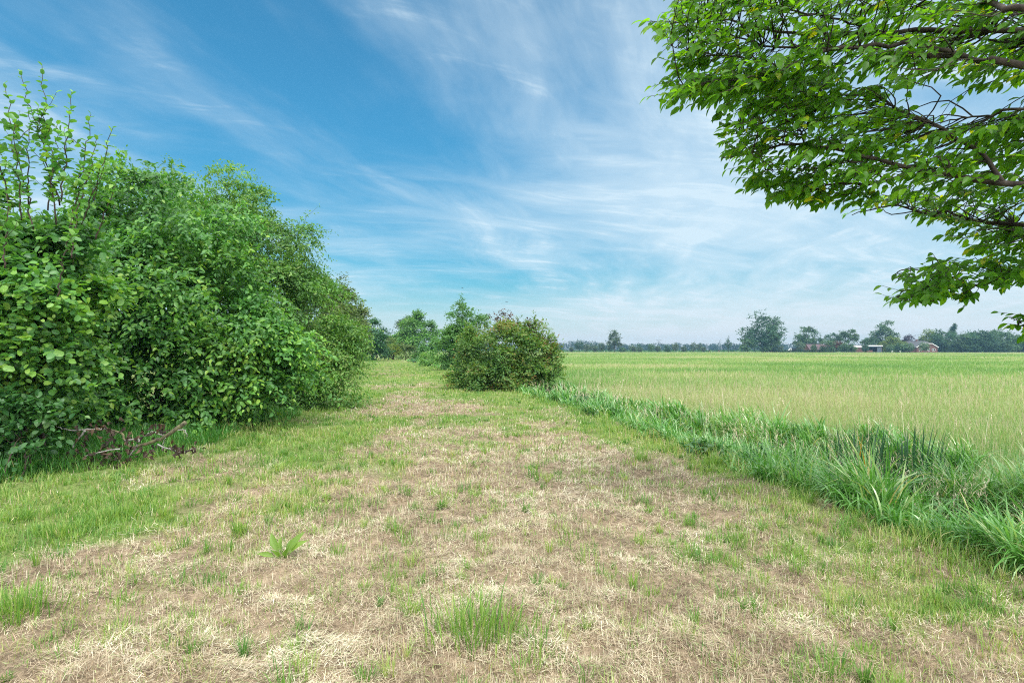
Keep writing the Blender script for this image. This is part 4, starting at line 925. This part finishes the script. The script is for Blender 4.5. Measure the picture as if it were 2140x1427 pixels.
def build_far():
    rng = np.random.default_rng(50)
    G1 = 'pollards and small trees along the far edge of the meadow'; G2 = 'trees around the farm'; G3 = 'garden shrubs in front of the farm'; G4 = 'trees of the wood beside the farmhouse'
    T = [  # label, group, px, top, base, width, Y, shape, mat, name
        ('tiny round grey pollard nearest to the round bush', G1, 1194, 726, 735.6, 7, 390, 'ball', 'greyleaf', 'pollard_willow'),
        ('dark small crowned tree on a slim trunk between two grey pollards', G1, 1210, 710, 735.8, 18, 380, 'ball', 'farleaf', 'tree'),
        ('broad grey green pollard beside the dark slim trunked tree', G1, 1224, 717, 735.8, 14, 380, 'mound', 'greyleaf', 'pollard_willow'),
        ('pale grey willow half hidden behind the broad grey green pollard', G1, 1236, 717, 735, 18, 440, 'round', 'greyleaf', 'willow'),
        ('short grey pollard standing alone left of the tall double crowned tree', G1, 1243, 725, 735.7, 9, 385, 'ball', 'greyleaf', 'pollard_willow'),
        ('grey pollard on a visible stem next to the tall double crowned tree', G1, 1257, 716, 735.7, 13, 385, 'ball', 'greyleaf', 'pollard_willow'),
        ('tall grey green tree with an upright split crown above the low wood', G1, 1284, 686, 735.8, 34, 380, 'tall', 'greyleaf', 'tall_tree'),
        ('low bush at the foot of the tall split crowned tree', G1, 1302, 726, 735.4, 12, 400, 'mound', 'farmid', 'bush'),
        ('loose pale tree behind the first pollard right of the tall split tree', G1, 1320, 719, 735, 14, 430, 'round', 'greyleaf', 'tree'),
        ('small round pollard in front of the loose pale tree', G1, 1325, 725, 735.7, 9, 385, 'ball', 'greyleaf', 'pollard_willow'),
        ('small dark tree right of the loose pale tree', G1, 1334, 718, 735, 9, 430, 'round', 'farleaf', 'tree'),
        ('cone shaped pale bush under the small dark tree', G1, 1337, 724, 735.6, 10, 390, 'mound', 'greyleaf', 'bush'),
        ('leafy pollard left of the pylon', G1, 1361, 719, 735.7, 13, 385, 'ball', 'farmid', 'pollard_willow'),
        ('round pollard directly below the pylon', G1, 1375, 723, 735.7, 10, 385, 'ball', 'greyleaf', 'pollard_willow'),
        ('squarish dark green pollard right of the pylon', G1, 1395, 718, 735.7, 13, 385, 'mound', 'farleaf', 'pollard_willow'),
        ('pale pollard with a wide head and a plain stem', G1, 1411, 716, 735.7, 14, 385, 'ball', 'greyleaf', 'pollard_willow'),
        ('neat globe pollard between the wide headed pollard and the double willow', G1, 1429, 724, 735.7, 9, 385, 'ball', 'greyleaf', 'pollard_willow'),
        ('grey willow twice as tall as the globe pollards', G1, 1450, 714, 735.7, 15, 385, 'round', 'greyleaf', 'willow'),
        ('fainter willow leaning against the taller grey willow', G1, 1462, 717, 735, 13, 420, 'round', 'greyleaf', 'willow'),
        ('globe pollard at the end of the row, next to the open field edge', G1, 1469, 725, 735.7, 9, 385, 'ball', 'greyleaf', 'pollard_willow'),
        ('slender young tree on a thin trunk in front of the mast', G1, 1522, 708, 736, 15, 370, 'airy', 'farleaf', 'tree'),
        ('huge domed tree towering over the far meadow edge', G2, 1595, 652, 735.8, 90, 370, 'round', 'farleaf', 'large_tree'),
        ('lighter green tree against the right flank of the huge domed tree', G2, 1612, 676, 735.9, 36, 362, 'tall', 'farmid', 'tree'),
        ('small broad tree with bare stems at the left foot of the huge domed tree', G2, 1562, 703, 736, 26, 360, 'round', 'farmid', 'tree'),
        ('small dark stemmed tree in front of the middle of the huge domed tree', G2, 1576, 707, 736, 16, 360, 'round', 'farleaf', 'tree'),
        ('thin bush right of the huge domed tree, in front of the clipped hedge', G3, 1630, 720, 736, 11, 360, 'mound', 'greyleaf', 'bush'),
        ('pale silvery shrub beside the dark van', G3, 1673, 714, 736, 18, 360, 'ball', 'greyleaf', 'shrub'),
        ('tall loose tree behind the purple roofed barn', G2, 1687, 676, 735.6, 58, 395, 'airy', 'farmid', 'tree'),
        ('second leafy crown filling the loose tree behind the barn', G2, 1692, 690, 735.6, 46, 405, 'round', 'farleaf', 'tree'),
        ('round little shrub at the left end of the purple roofed barn', G3, 1701, 720, 736, 11, 358, 'ball', 'farmid', 'shrub'),
        ('bushy tree in front of the right half of the purple roofed barn', G3, 1727, 710, 736, 22, 358, 'ball', 'farmid', 'shrub'),
        ('dense dark blue green tree behind the barn', G2, 1737, 693, 735.6, 38, 395, 'round', 'farleaf', 'tree'),
        ('reddish dark tree between the barn and the airy tree', G2, 1749, 710, 735.7, 28, 372, 'round', 'redleaf', 'tree'),
        ('airy spreading tree with sky showing through, left of the brick shed', G2, 1774, 684, 735.6, 50, 395, 'airy', 'farmid', 'tree'),
        ('small round shrub left of the tall garden tree', G3, 1759, 721, 736, 12, 358, 'ball', 'farmid', 'shrub'),
        ('tall leafy garden tree touching the brick shed', G3, 1776, 706, 736, 23, 358, 'mound', 'farmid', 'shrub'),
        ('thin see through tree behind the brick shed', G2, 1812, 703, 735.6, 34, 395, 'airy', 'farmid', 'tree'),
        ('small dark round tree between the brick shed and the open shed', G3, 1808, 720, 736, 12, 357, 'ball', 'farleaf', 'shrub'),
        ('tall upright tree behind the weeping willow', G2, 1851, 672, 735.6, 64, 395, 'round', 'farmid', 'tree'),
        ('yellowish weeping willow right of the open shed', G2, 1866, 694, 736, 48, 366, 'willow', 'yellowleaf', 'weeping_willow'),
        ('small globe shrub in front of the weeping willow', G3, 1859, 721, 736, 13, 356, 'ball', 'farmid', 'shrub'),
        ('mid green small tree overlapping the right side of the weeping willow', G3, 1884, 715, 736, 22, 357, 'ball', 'farmid', 'shrub'),
        ('low green tree between the willow and the farmhouse', G3, 1901, 717, 736, 16, 358, 'ball', 'farmid', 'shrub'),
        ('dark purple leaved tree left of the farmhouse roof', G2, 1907, 697, 735.6, 38, 385, 'round', 'purpleleaf', 'purple_tree'),
        ('round green shrub in front of the farmhouse gable', G3, 1931, 716, 736, 20, 352, 'ball', 'farmid', 'shrub'),
        ('light yellow green tree rising behind the farmhouse', G2, 1948, 687, 735.6, 56, 395, 'round', 'yellowleaf', 'tree'),
        ('second yellow green tree behind the left slope of the farmhouse roof', G2, 1932, 697, 735.6, 34, 400, 'round', 'yellowleaf', 'tree'),
        ('dark bare limbed tree standing up above the wood', G4, 1990, 673, 735.6, 24, 420, 'airy', 'farleaf', 'tree'),
    ]
    wx = [(1975, 686, 52, 'farleaf', 'wood tree closest to the farmhouse'), (2002, 688, 54, 'farmid', 'wood tree below the bare limbed tree'), (2030, 684, 56, 'farleaf', 'pale topped wood tree with gaps in its crown'), (2058, 685, 54, 'farleaf', 'dark wood tree in the middle of the wood'),
          (2076, 683, 54, 'farmid', 'tallest green tree of the wood'), (2100, 686, 54, 'farmid', 'wood tree just left of the hanging twig'), (2124, 690, 54, 'farleaf', 'wood tree behind the hanging twig'), (2150, 690, 46, 'farleaf', 'wood tree cut by the right border'), (2185, 688, 50, 'farmid', 'last wood tree on the right')]
    for px, top, w, m, lab in wx: T.append((lab, G4, px, top, 736, w, 368 + (px % 7) * 4, 'mound', m, 'tree'))
    for i, (lab, grp, px, top, base_py, w, Y, shape, mat, name) in enumerate(T):
        r2 = np.random.default_rng(500 + i)
        lb = lobes_px(tree_lobes(r2, px, top, w, Y, shape, 731 + EYE * F / Y), Y, .95)
        b = np.array([(px - 1070) / F * Y, Y, -.1])
        wm = w / F * Y; n = int(np.clip(320 + wm * wm * (9 if grp == G4 else 6.5), 350, 4600)); Lf = .55 if wm < 6 else (.9 if wm < 20 else 1.1)
        if shape == 'airy': n = int(n * .55)
        two = 3 if shape in ('mound',) and wm > 6 else 1
        t = thing(name, b, lab, 'bush' if 'bush' in name or name == 'shrub' else 'tree', grp)
        mb = MB(); sb = MB(); big = wm > 6
        P, o = shell(r2, lb, n, .35 if shape != 'airy' else .6, .3, .5 if shape != 'airy' else .2, .36, 4, .5, i, 45 if big else 0, .34, .8)
        cl = (fbm(P[:, 0] * .35, P[:, 2] * .4, i, 3) - .5) * .5
        sprays(mb, r2, P, o, Lf, Lf * .6, T_LO, 5, Lf * 1.7, clump=cl, var=.45, vs=.2, up=-.6 if shape == 'willow' else .35, droop=1.2 if shape == 'willow' else .3, ldroop=.9 if shape == 'willow' else .25)
        hh = max(c[2] for c, _ in lb); rt = max(.09, hh * .022)
        p = limb(b, np.array([b[0] + r2.normal() * .2, Y, hh * .75]), 8, 0, .015, r2); sb.tube(p, np.linspace(rt, rt * .3, 8), 6)
        nb = 10 if big else 4
        for j in range(nb):
            c, rr = lb[j % len(lb)]; q = limb(p[r2.integers(2, 6)], c + r2.normal(size=3) * rr * .3, 5, .02, .03, r2); sb.tube(q, np.linspace(rt * .5, rt * .12, 5), 4)
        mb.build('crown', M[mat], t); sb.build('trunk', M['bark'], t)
    # the low wood along the horizon
    mb = MB(); 
    for i in range(230):
        px = 700 + i * 7.0 + rng.normal() * 3; Y = rng.uniform(860, 960)
        top = 720.5 + 3.5 * (fbm(px * .02, 3.3, 90, 3) - .5) * 2 + rng.normal() * 1.0
        if 1180 < px < 1265: top -= 6 * math.sin((px - 1180) / 85 * math.pi) ** .6
        if 1500 < px < 1780: top += 1
        c = at(px, (top + 733) / 2, Y); ww = rng.uniform(9, 15) / F * Y; hh = (733 - top) / 2 / F * Y
        P, o = shell(rng, [(c, np.array([ww * .6, ww * .6, hh + .4]))], 170, .2, 0, .5, .3, 4, .35, i)
        sprays(mb, rng, P, o, 1.9, 1.5, T_LO, 3, 2.2, var=.45, vs=.3, clump=np.full(len(P), rng.normal() * .25))
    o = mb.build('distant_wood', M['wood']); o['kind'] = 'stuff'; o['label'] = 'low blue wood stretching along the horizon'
    # rough strip in front of the wood
    mb = MB(); n = 5000; y = rng.uniform(400, 420, n); x = rng.uniform(-10, 420, n)
    add_blades(mb, np.stack([x, y, np.zeros(n)], -1), rng.uniform(.8, 2.0, n), np.abs(rng.normal(.2, .1, n)), rng.gamma(2, .3, n), rng.uniform(0, 6.28, n), rng.uniform(.4, .9, n), 2, np.clip(rng.normal(.3, .2, n), 0, 1))
    o = mb.build('field_margin', M['bramble']); o['kind'] = 'stuff'; o['label'] = 'rough dark growth along the far margin of the meadow'
    # clipped hedge
    mb = MB(); Y = 358; x0, x1 = at(1622, 0, Y)[0], at(1748, 0, Y)[0]; n = 2600
    P = np.stack([rng.uniform(x0, x1, n), Y + rng.uniform(-.5, .5, n), rng.uniform(0, 1.25, n)], -1); o = np.tile(np.array([0, -.6, .6]), (n, 1))
    sprays(mb, rng, P, o, .30, .2, T_LO, 4, .3, var=.25, vs=.2)
    h = mb.build('clipped_hedge', M['farleaf']); tag(h, 'long low dark hedge in front of the purple roofed barn', 'hedge')

    # ---------------- farm buildings
    brick = brick_mat('red_brick', (.105, .042, .036), (.14, .055, .045), (.16, .135, .125))
    slate = rough_mat('grey_tile', (.06, .064, .07), (.10, .10, .105), 3, .7)
    purple = rough_mat('weathered_tile', (.075, .045, .052), (.12, .075, .08), 3, .75)
    white = rough_mat('white_paint', (.72, .72, .70), (.82, .82, .80), 2, .5)
    pale = rough_mat('pale_sheet_roof', (.34, .31, .31), (.45, .42, .41), 1.5, .6)
    dark = rough_mat('interior_shade', (.018, .022, .030), (.045, .055, .075), 1, .8)
    blue = rough_mat('blue_grey_boards', (.06, .085, .12), (.11, .14, .18), 2, .7)
    glass, nt, N, Lk = new_mat('window_glass'); p = N.new('ShaderNodeBsdfPrincipled'); p.inputs['Base Color'].default_value = (.02, .025, .035, 1); p.inputs['Roughness'].default_value = .08; o_ = N.new('ShaderNodeOutputMaterial'); Lk.new(p.outputs[0], o_.inputs['Surface'])
    def part(name, mat, par, boxes=(), polys=()):
        mb = MB()
        for b in boxes: mb.poly_box(*b)
        for v, t, q in polys: mb.add(v, .5, t, q)
        o = mb.build(name, mat, None, smooth=False); o.parent = par; return o   # parts below are in the thing's own coordinates
    # farmhouse: gable towards us, half-hipped roof
    Yh = 360; c = at(1937.5, 731, Yh); W = 6.6; D = 18
    t = thing('farmhouse', (c[0], Yh, 0), 'brick farmhouse with grey half hipped roof and white windows', 'house')
    zw, zr, zh = 3.1, 7.0, 5.4; kx = W * (zr - zh) / (zr - zw)
    wall = [(-W, 0, 0), (W, 0, 0), (W, 0, zw), (kx, 0, zh - .05), (-kx, 0, zh - .05), (-W, 0, zw), (-W, D, 0), (W, D, 0), (W, D, zw), (0, D, zr - .1), (-W, D, zw)]
    mb = MB(); mb.add(wall, .5, tris=[(8, 9, 10)], quads=[(0, 1, 2, 5), (5, 2, 3, 4), (1, 7, 8, 2), (0, 5, 10, 6), (7, 6, 10, 8)]); w_ = mb.build('wall', brick, None, smooth=False); w_.parent = t
    e = .45; zo = zw - e * (zr - zw) / W; th = .22; hy = 2.6
    def slope(sx):
        v = [(sx * (W + e), -.4, zo), (sx * (W + e), D + .4, zo), (0, D + .4, zr), (0, hy, zr), (sx * kx, -.4, zh)]
        v2 = [(a, b, z_ + th) for a, b, z_ in v]; return v + v2
    mb = MB()
    for sx in (1, -1):
        mb.add(slope(sx), .5, tris=[(0, 3, 4), (5, 8, 9)], quads=[(0, 1, 2, 3), (5, 6, 7, 8), (0, 1, 6, 5), (1, 2, 7, 6), (0, 4, 9, 5)])
    mb.add([(-kx, -.4, zh), (kx, -.4, zh), (0, hy, zr), (-kx, -.4, zh + th), (kx, -.4, zh + th), (0, hy, zr + th)], .5, tris=[(0, 1, 2), (3, 4, 5)], quads=[(0, 1, 4, 3)])
    rf = mb.build('roof', slate, None, smooth=False); rf.parent = t
    ch = part('chimney', brick, rf, [(-.4, .4, 9, 9.8, zr - .3, zr + 1.3)])
    mb = MB()
    for sx in (1, -1):
        a = np.array([sx * (W + e), -.46, zo + .02]); b = np.array([sx * kx, -.46, zh + .02])
        mb.add([a, a + [0, 0, .42], b + [0, 0, .42], b, a + [0, .1, 0], a + [0, .1, .42], b + [0, .1, .42], b + [0, .1, 0]], .5, quads=[(0, 1, 2, 3), (4, 7, 6, 5), (1, 5, 6, 2), (0, 3, 7, 4)])
    mb.poly_box(-kx, kx, -.5, -.42, zh - .12, zh + .2)
    o = mb.build('bargeboard', white, None, smooth=False); o.parent = t
    for wx_, wz, ww, wh in [(1.0, .9, 1.5, 1.5), (4.1, .9, 2.1, 1.5), (-4.2, .9, 1.9, 1.5), (.1, 3.9, 1.0, .9)]:
        f = part('window', white, t, [(wx_ - ww / 2, wx_ + ww / 2, -.06, -.01, wz + wh - .13, wz + wh), (wx_ - ww / 2, wx_ + ww / 2, -.06, -.01, wz, wz + .13), (wx_ - ww / 2, wx_ - ww / 2 + .13, -.055, -.012, wz + .13, wz + wh - .13), (wx_ + ww / 2 - .13, wx_ + ww / 2, -.055, -.012, wz + .13, wz + wh - .13), (wx_ - .07, wx_ + .07, -.055, -.012, wz + .13, wz + wh - .13)])
        part('pane', glass, f, [(wx_ - ww / 2 + .05, wx_ + ww / 2 - .05, -.03, -.018, wz + .05, wz + wh - .05)])
    # open shed with a white fascia
    c = at(1828, 731, 364); W = 4.6
    t = thing('open_shed', (c[0], 364, 0), 'open fronted shed with white roof edge and dark interior', 'shed')
    part('wall', brick, t, [(-W, -W + .25, 0, 7, 0, 3.9), (W - .25, W, 0, 7, 0, 3.9), (-W + .25, W - .25, 6.8, 7, 0, 3.9), (-W + .25, -1.3, 0, .25, 0, 1.3)])
    part('shade_panel', dark, t, [(-W + .3, W - .3, 6.6, 6.78, 0, 3.9)])  # dark sheet across the back stands for the shade inside
    part('boarding', blue, t, [(-W + .25, W - .25, .03, .2, 3.1, 3.85), (1.6, W - .25, .03, .2, 0, 3.1)])
    mb = MB(); mb.add([(-W - .3, -.4, 3.95), (W + .3, -.4, 3.95), (W + .3, 7.4, 4.6), (-W - .3, 7.4, 4.6), (-W - .3, -.4, 4.1), (W + .3, -.4, 4.1), (W + .3, 7.4, 4.75), (-W - .3, 7.4, 4.75)], .5, quads=[(0, 3, 2, 1), (4, 5, 6, 7), (1, 2, 6, 5), (0, 4, 7, 3), (3, 7, 6, 2)])
    rf = mb.build('roof', slate, None, smooth=False); rf.parent = t
    part('fascia', white, t, [(-W - .3, W + .3, -.5, -.4, 3.85, 4.4)])
    # small brick shed with a pale roof
    c = at(1795, 731, 362); W = 2.5
    t = thing('brick_shed', (c[0], 362, 0), 'small red brick shed with pale pitched roof left of the open shed', 'shed')
    mb = MB(); mb.poly_box(-W, W, 0, 5, 0, 3.0); mb.add([(-W, 0, 3), (-W, 5, 3), (-W, 2.5, 4.2), (W, 0, 3), (W, 5, 3), (W, 2.5, 4.2)], .5, tris=[(0, 2, 1), (3, 4, 5)]); o = mb.build('wall', brick, None, smooth=False); o.parent = t
    mb = MB()
    for y0, y1 in ((-.35, 2.5), (5.35, 2.5)):
        z0 = 2.86; mb.add([(-W - .25, y0, z0), (W + .25, y0, z0), (W + .25, y1, 4.25), (-W - .25, y1, 4.25), (-W - .25, y0, z0 + .16), (W + .25, y0, z0 + .16), (W + .25, y1, 4.41), (-W - .25, y1, 4.41)], .5, quads=[(0, 1, 2, 3), (4, 5, 6, 7), (0, 1, 5, 4), (1, 2, 6, 5), (3, 0, 4, 7)])
    rf = mb.build('roof', pale, None, smooth=False); rf.parent = t
    # barn with weathered purple roof
    c = at(1717, 731, 372); W = 7.6
    t = thing('barn', (c[0], 372, 0), 'long barn with weathered purple tiled roof behind the clipped hedge', 'barn')
    mb = MB(); mb.poly_box(-W, W, 0, 9, 0, 1.7); mb.add([(-W, 0, 1.7), (-W, 9, 1.7), (-W, 4.5, 5.0), (W, 0, 1.7), (W, 9, 1.7), (W, 4.5, 5.0)], .5, tris=[(0, 2, 1), (3, 4, 5)]); o = mb.build('wall', brick, None, smooth=False); o.parent = t
    mb = MB()
    for y0, y1 in ((-.4, 4.5), (9.4, 4.5)):
        z0 = 1.45; mb.add([(-W - .3, y0, z0), (W + .3, y0, z0), (W + .3, y1, 5.05), (-W - .3, y1, 5.05), (-W - .3, y0, z0 + .2), (W + .3, y0, z0 + .2), (W + .3, y1, 5.25), (-W - .3, y1, 5.25)], .5, quads=[(0, 1, 2, 3), (4, 5, 6, 7), (0, 1, 5, 4), (1, 2, 6, 5), (3, 0, 4, 7)])
    rf = mb.build('roof', purple, None, smooth=False); rf.parent = t
    mb = MB()
    for y0, y1 in ((-.4, 4.5), (9.4, 4.5)):
        mb.add([(W + .32, y0, 1.5), (W + .32, y1, 5.1), (W + .32, y1, 5.4), (W + .32, y0, 1.8), (W + .42, y0, 1.5), (W + .42, y1, 5.1), (W + .42, y1, 5.4), (W + .42, y0, 1.8)], .5, quads=[(0, 1, 2, 3), (4, 5, 6, 7), (3, 2, 6, 7), (0, 1, 5, 4)])
    o = mb.build('gable_trim', white, None, smooth=False); o.parent = t
    # garden walls beside the house
    c = at(1893, 731, 359)
    mb = MB(); mb.poly_box(-5.5, 5.5, 0, .25, 0, .75); mb.poly_box(-5.6, 5.6, -.05, .3, .75, .85)
    o = mb.build('garden_wall', brick, None, smooth=False); o.location = (c[0], 359, 0); tag(o, 'low brick garden wall between the willow and the farmhouse', 'wall')
    # van behind the hedge
    c = at(1657, 731, 366)
    t = thing('parked_van', (c[0], 366, 0), 'dark van with white front parked behind the clipped hedge', 'van')
    black = rough_mat('dark_paint', (.012, .014, .02), (.03, .033, .042), 1, .3, spec=.5)
    prof = [(-1.2, .5), (3.0, .5), (3.0, 2.45), (2.8, 2.6), (-1.0, 2.6), (-1.2, 2.45)]
    def extr(pr, y0, y1):
        n = len(pr); v = [(x, y0, z) for x, z in pr] + [(x, y1, z) for x, z in pr]
        mb = MB(); q = [(i, (i + 1) % n, n + (i + 1) % n, n + i) for i in range(n)]
        cx = np.mean([p[0] for p in pr]); cz = np.mean([p[1] for p in pr]); v += [(cx, y0, cz), (cx, y1, cz)]
        tr = [(2 * n, i, (i + 1) % n) for i in range(n)] + [(2 * n + 1, n + (i + 1) % n, n + i) for i in range(n)]
        mb.add(v, .5, tr, q); return mb
    o = extr(prof, -1, 1).build('body', black, None, smooth=False); o.parent = t
    o = extr([(-3.1, .5), (-1.22, .5), (-1.22, 2.5), (-1.9, 2.3), (-2.5, 1.55), (-3.1, 1.3)], -.95, .95).build('cab', white, None, smooth=False); o.parent = t
    part('side_window', glass, o, [(-2.25, -1.45, -.97, -.955, 1.5, 2.1)])
    for wx_ in (-2.3, 2.0):
        for wy in (-1, .8):
            mb = MB(); mb.tube([(wx_, wy, .36), (wx_, wy + .2, .36)], .36, 14); o = mb.build('wheel', black, None); o.parent = t
    # pylons far off
    steel = rough_mat('galvanised_steel', (.22, .24, .26), (.34, .36, .38), 1, .6)
    def pylon(px, top, Y, arms, name, label, aw):
        b = at(px, 731, Y); H = EYE + (731 - top) / F * Y
        t = thing(name, (b[0], Y, 0), label, 'pylon', 'pylons above the distant wood')
        mb = MB(); r = .3
        for sx in (-1, 1):
            for sy in (-1, 1): mb.tube([(sx * H * .09, sy * H * .09, 0), (sx * .5, sy * .5, H * .72), (0, 0, H)], r, 4)
        for k in range(6):
            z0, z1 = H * .72 * k / 6, H * .72 * (k + 1) / 6; f0 = H * .09 + (.5 - H * .09) * k / 6; f1 = H * .09 + (.5 - H * .09) * (k + 1) / 6
            for sy in (-1, 1): mb.tube([(-f0, sy * f0, z0), (f1, sy * f1, z1)], r * .6, 3); mb.tube([(f0, sy * f0, z0), (-f1, sy * f1, z1)], r * .6, 3)
        o = mb.build('tower', steel, None, smooth=False); o.parent = t
        for az_, hw in arms:
            mb = MB(); z = H * az_; w = aw * hw
            mb.tube([(-w, 0, z), (w, 0, z)], r, 4); mb.tube([(-w, 0, z), (0, 0, z + H * .07), (w, 0, z)], r * .7, 4)
            for xx in (-w, -w * .5, w * .5, w): mb.tube([(xx, 0, z), (xx, 0, z - H * .06)], r * .6, 3)
            o = mb.build('crossarm', steel, None, smooth=False); o.parent = t
    pylon(1377, 709, 950, [(.93, .75), (.72, 1.0)], 'pylon', 'wide armed pylon above the round pollard', 6.0)
    pylon(1503.5, 711, 950, [(.78, 1.0)], 'pylon', 'faint pylon with one long arm beside the bare mast', 5.2)
    pylon(1522.5, 701, 950, [(.95, .5), (.84, .8)], 'pylon', 'narrow pylon showing over the slender young tree', 2.8)
    b = at(1506.5, 731, 950); mb = MB(); H = EYE + (731 - 708) / F * 950
    mb.tube([(0, 0, 0), (0, 0, H)], np.array([.5, .3]), 6); mb.poly_box(-.8, .8, -.3, .3, H * .86, H * .93)
    o = mb.build('mast', steel, None, smooth=False); o.location = (b[0], 950, 0); tag(o, 'thin bare mast between the two right hand pylons', 'mast')

    # ---------------- small animals and birds
    def beast(name, label, cat, loc, joints, edges, radii, mat, rot=0):
        me = bpy.data.meshes.new(name); me.from_pydata(joints, edges, []); ob = bpy.data.objects.new(name, me); COL.objects.link(ob)
        md = ob.modifiers.new('skin', 'SKIN'); md.use_smooth_shade = True
        for v, r in zip(me.skin_vertices[0].data, radii): v.radius = (r, r)
        me.skin_vertices[0].data[0].use_root = True
        s2 = ob.modifiers.new('sub', 'SUBSURF'); s2.levels = 1; s2.render_levels = 1
        me.materials.append(mat); ob.location = loc; ob.rotation_euler = (0, 0, rot); return tag(ob, label, cat)
    brown = rough_mat('reddish_coat', (.11, .045, .030), (.17, .075, .05), 3, .8)
    J = [(0, 0, .78), (.45, 0, .80), (.75, 0, .78), (1.0, 0, .62), (1.15, 0, .32), (1.28, 0, .22), (-.1, .16, .6), (-.14, .17, .32), (-.1, .17, .03), (-.1, -.16, .6), (-.14, -.17, .32), (-.1, -.17, .03), (.62, .15, .55), (.62, .16, .3), (.62, .16, .03), (.62, -.15, .55), (.62, -.16, .3), (.62, -.16, .03), (-.25, 0, .72), (-.3, 0, .35)]
    E = [(0, 1), (1, 2), (2, 3), (3, 4), (4, 5), (0, 6), (6, 7), (7, 8), (0, 9), (9, 10), (10, 11), (2, 12), (12, 13), (13, 14), (2, 15), (15, 16), (16, 17), (0, 18), (18, 19)]
    RR = [.27, .29, .25, .16, .12, .09, .12, .065, .06, .12, .065, .06, .11, .06, .06, .11, .06, .06, .05, .03]
    c = at(1501, 731, 375); beast('calf', 'reddish brown calf grazing at the far meadow edge, nearer the slender young tree', 'calf', (c[0], 375, 0), J, E, RR, brown)
    c = at(1484, 731, 378); beast('calf', 'smaller dark brown calf grazing between the end pollard and the other calf', 'calf', (c[0], 378, 0), [(x * .8, y * .8, z * .8) for x, y, z in J], E, [q * .8 for q in RR], brown, 2.6)
    wf = rough_mat('white_feathers', (.70, .70, .68), (.84, .84, .82), 4, .7); bf = rough_mat('dark_feathers', (.02, .02, .022), (.05, .05, .055), 6, .7)
    JB = [(0, 0, .42), (.25, 0, .45), (.40, 0, .62), (.45, 0, .82), (.56, 0, .86), (.66, 0, .84), (-.25, 0, .42), (-.42, 0, .46), (.05, .1, .22), (.06, .1, .02), (.05, -.1, .22), (.06, -.1, .02)]
    EB = [(0, 1), (1, 2), (2, 3), (3, 4), (4, 5), (0, 6), (6, 7), (0, 8), (8, 9), (0, 10), (10, 11)]
    RB = [.20, .16, .08, .06, .07, .02, .16, .05, .05, .03, .05, .03]
    for px, lab, rot in [(1864, 'white goose resting in the grass before the globe shrub at the willow', 0), (1881.5, 'white goose resting in the grass before the garden wall', 3.0)]:
        c = at(px, 731, 338); beast('goose', lab, 'bird', (c[0], 338, .1), JB, EB, RB, wf, rot)
    JF = [(0, 0, 0), (.10, 0, .0), (.17, 0, .01), (.22, 0, 0), (-.12, 0, 0), (-.24, 0, -.01), (.04, .14, .05), (-.02, .30, .03), (-.08, .44, -.02), (.04, -.14, .05), (-.02, -.30, .03), (-.08, -.44, -.02)]
    EF = [(0, 1), (1, 2), (2, 3), (0, 4), (4, 5), (0, 6), (6, 7), (7, 8), (0, 9), (9, 10), (10, 11)]
    RF = [.06, .05, .035, .01, .045, .05, .05, .04, .012, .05, .04, .012]
    for px, py, Y, lab, rot in [(966.5, 601.5, 130, 'tiny dark bird flying just above the top of the young oak', .4), (1059, 631, 150, 'tiny dark bird flying above the dark red sprigs of the round bush', 1.3)]:
        beast('flying_bird', lab, 'bird', at(px, py, Y), JF, EF, RF, bf, rot)
    c = at(2131.5, 731, 330); mb = MB(); mb.tube([(0, 0, -.2), (.03, 0, .7), (.02, 0, 1.25)], np.array([.1, .09, .085]), 7); o = mb.build('fence_post', M['bark']); o.location = (c[0], 330, 0); tag(o, 'lone wooden post in the meadow before the wood', 'post')
build_far()

# ------------------------------------------------------------------ air
def build_haze():
    m, nt, N, Lk = new_mat('haze')
    v = N.new('ShaderNodeVolumePrincipled'); v.inputs['Color'].default_value = (.22, .42, .60, 1); v.inputs['Density'].default_value = HAZE; v.inputs['Anisotropy'].default_value = .0
    o = N.new('ShaderNodeOutputMaterial'); Lk.new(v.outputs[0], o.inputs['Volume'])
    mb = MB(); mb.poly_box(-1300, 1300, -60, 1300, -1.9, 28)
    ob = mb.build('haze', m, None, smooth=False); ob['kind'] = 'stuff'
HAZE = .00032
if not os.environ.get('NOHAZE'): build_haze()
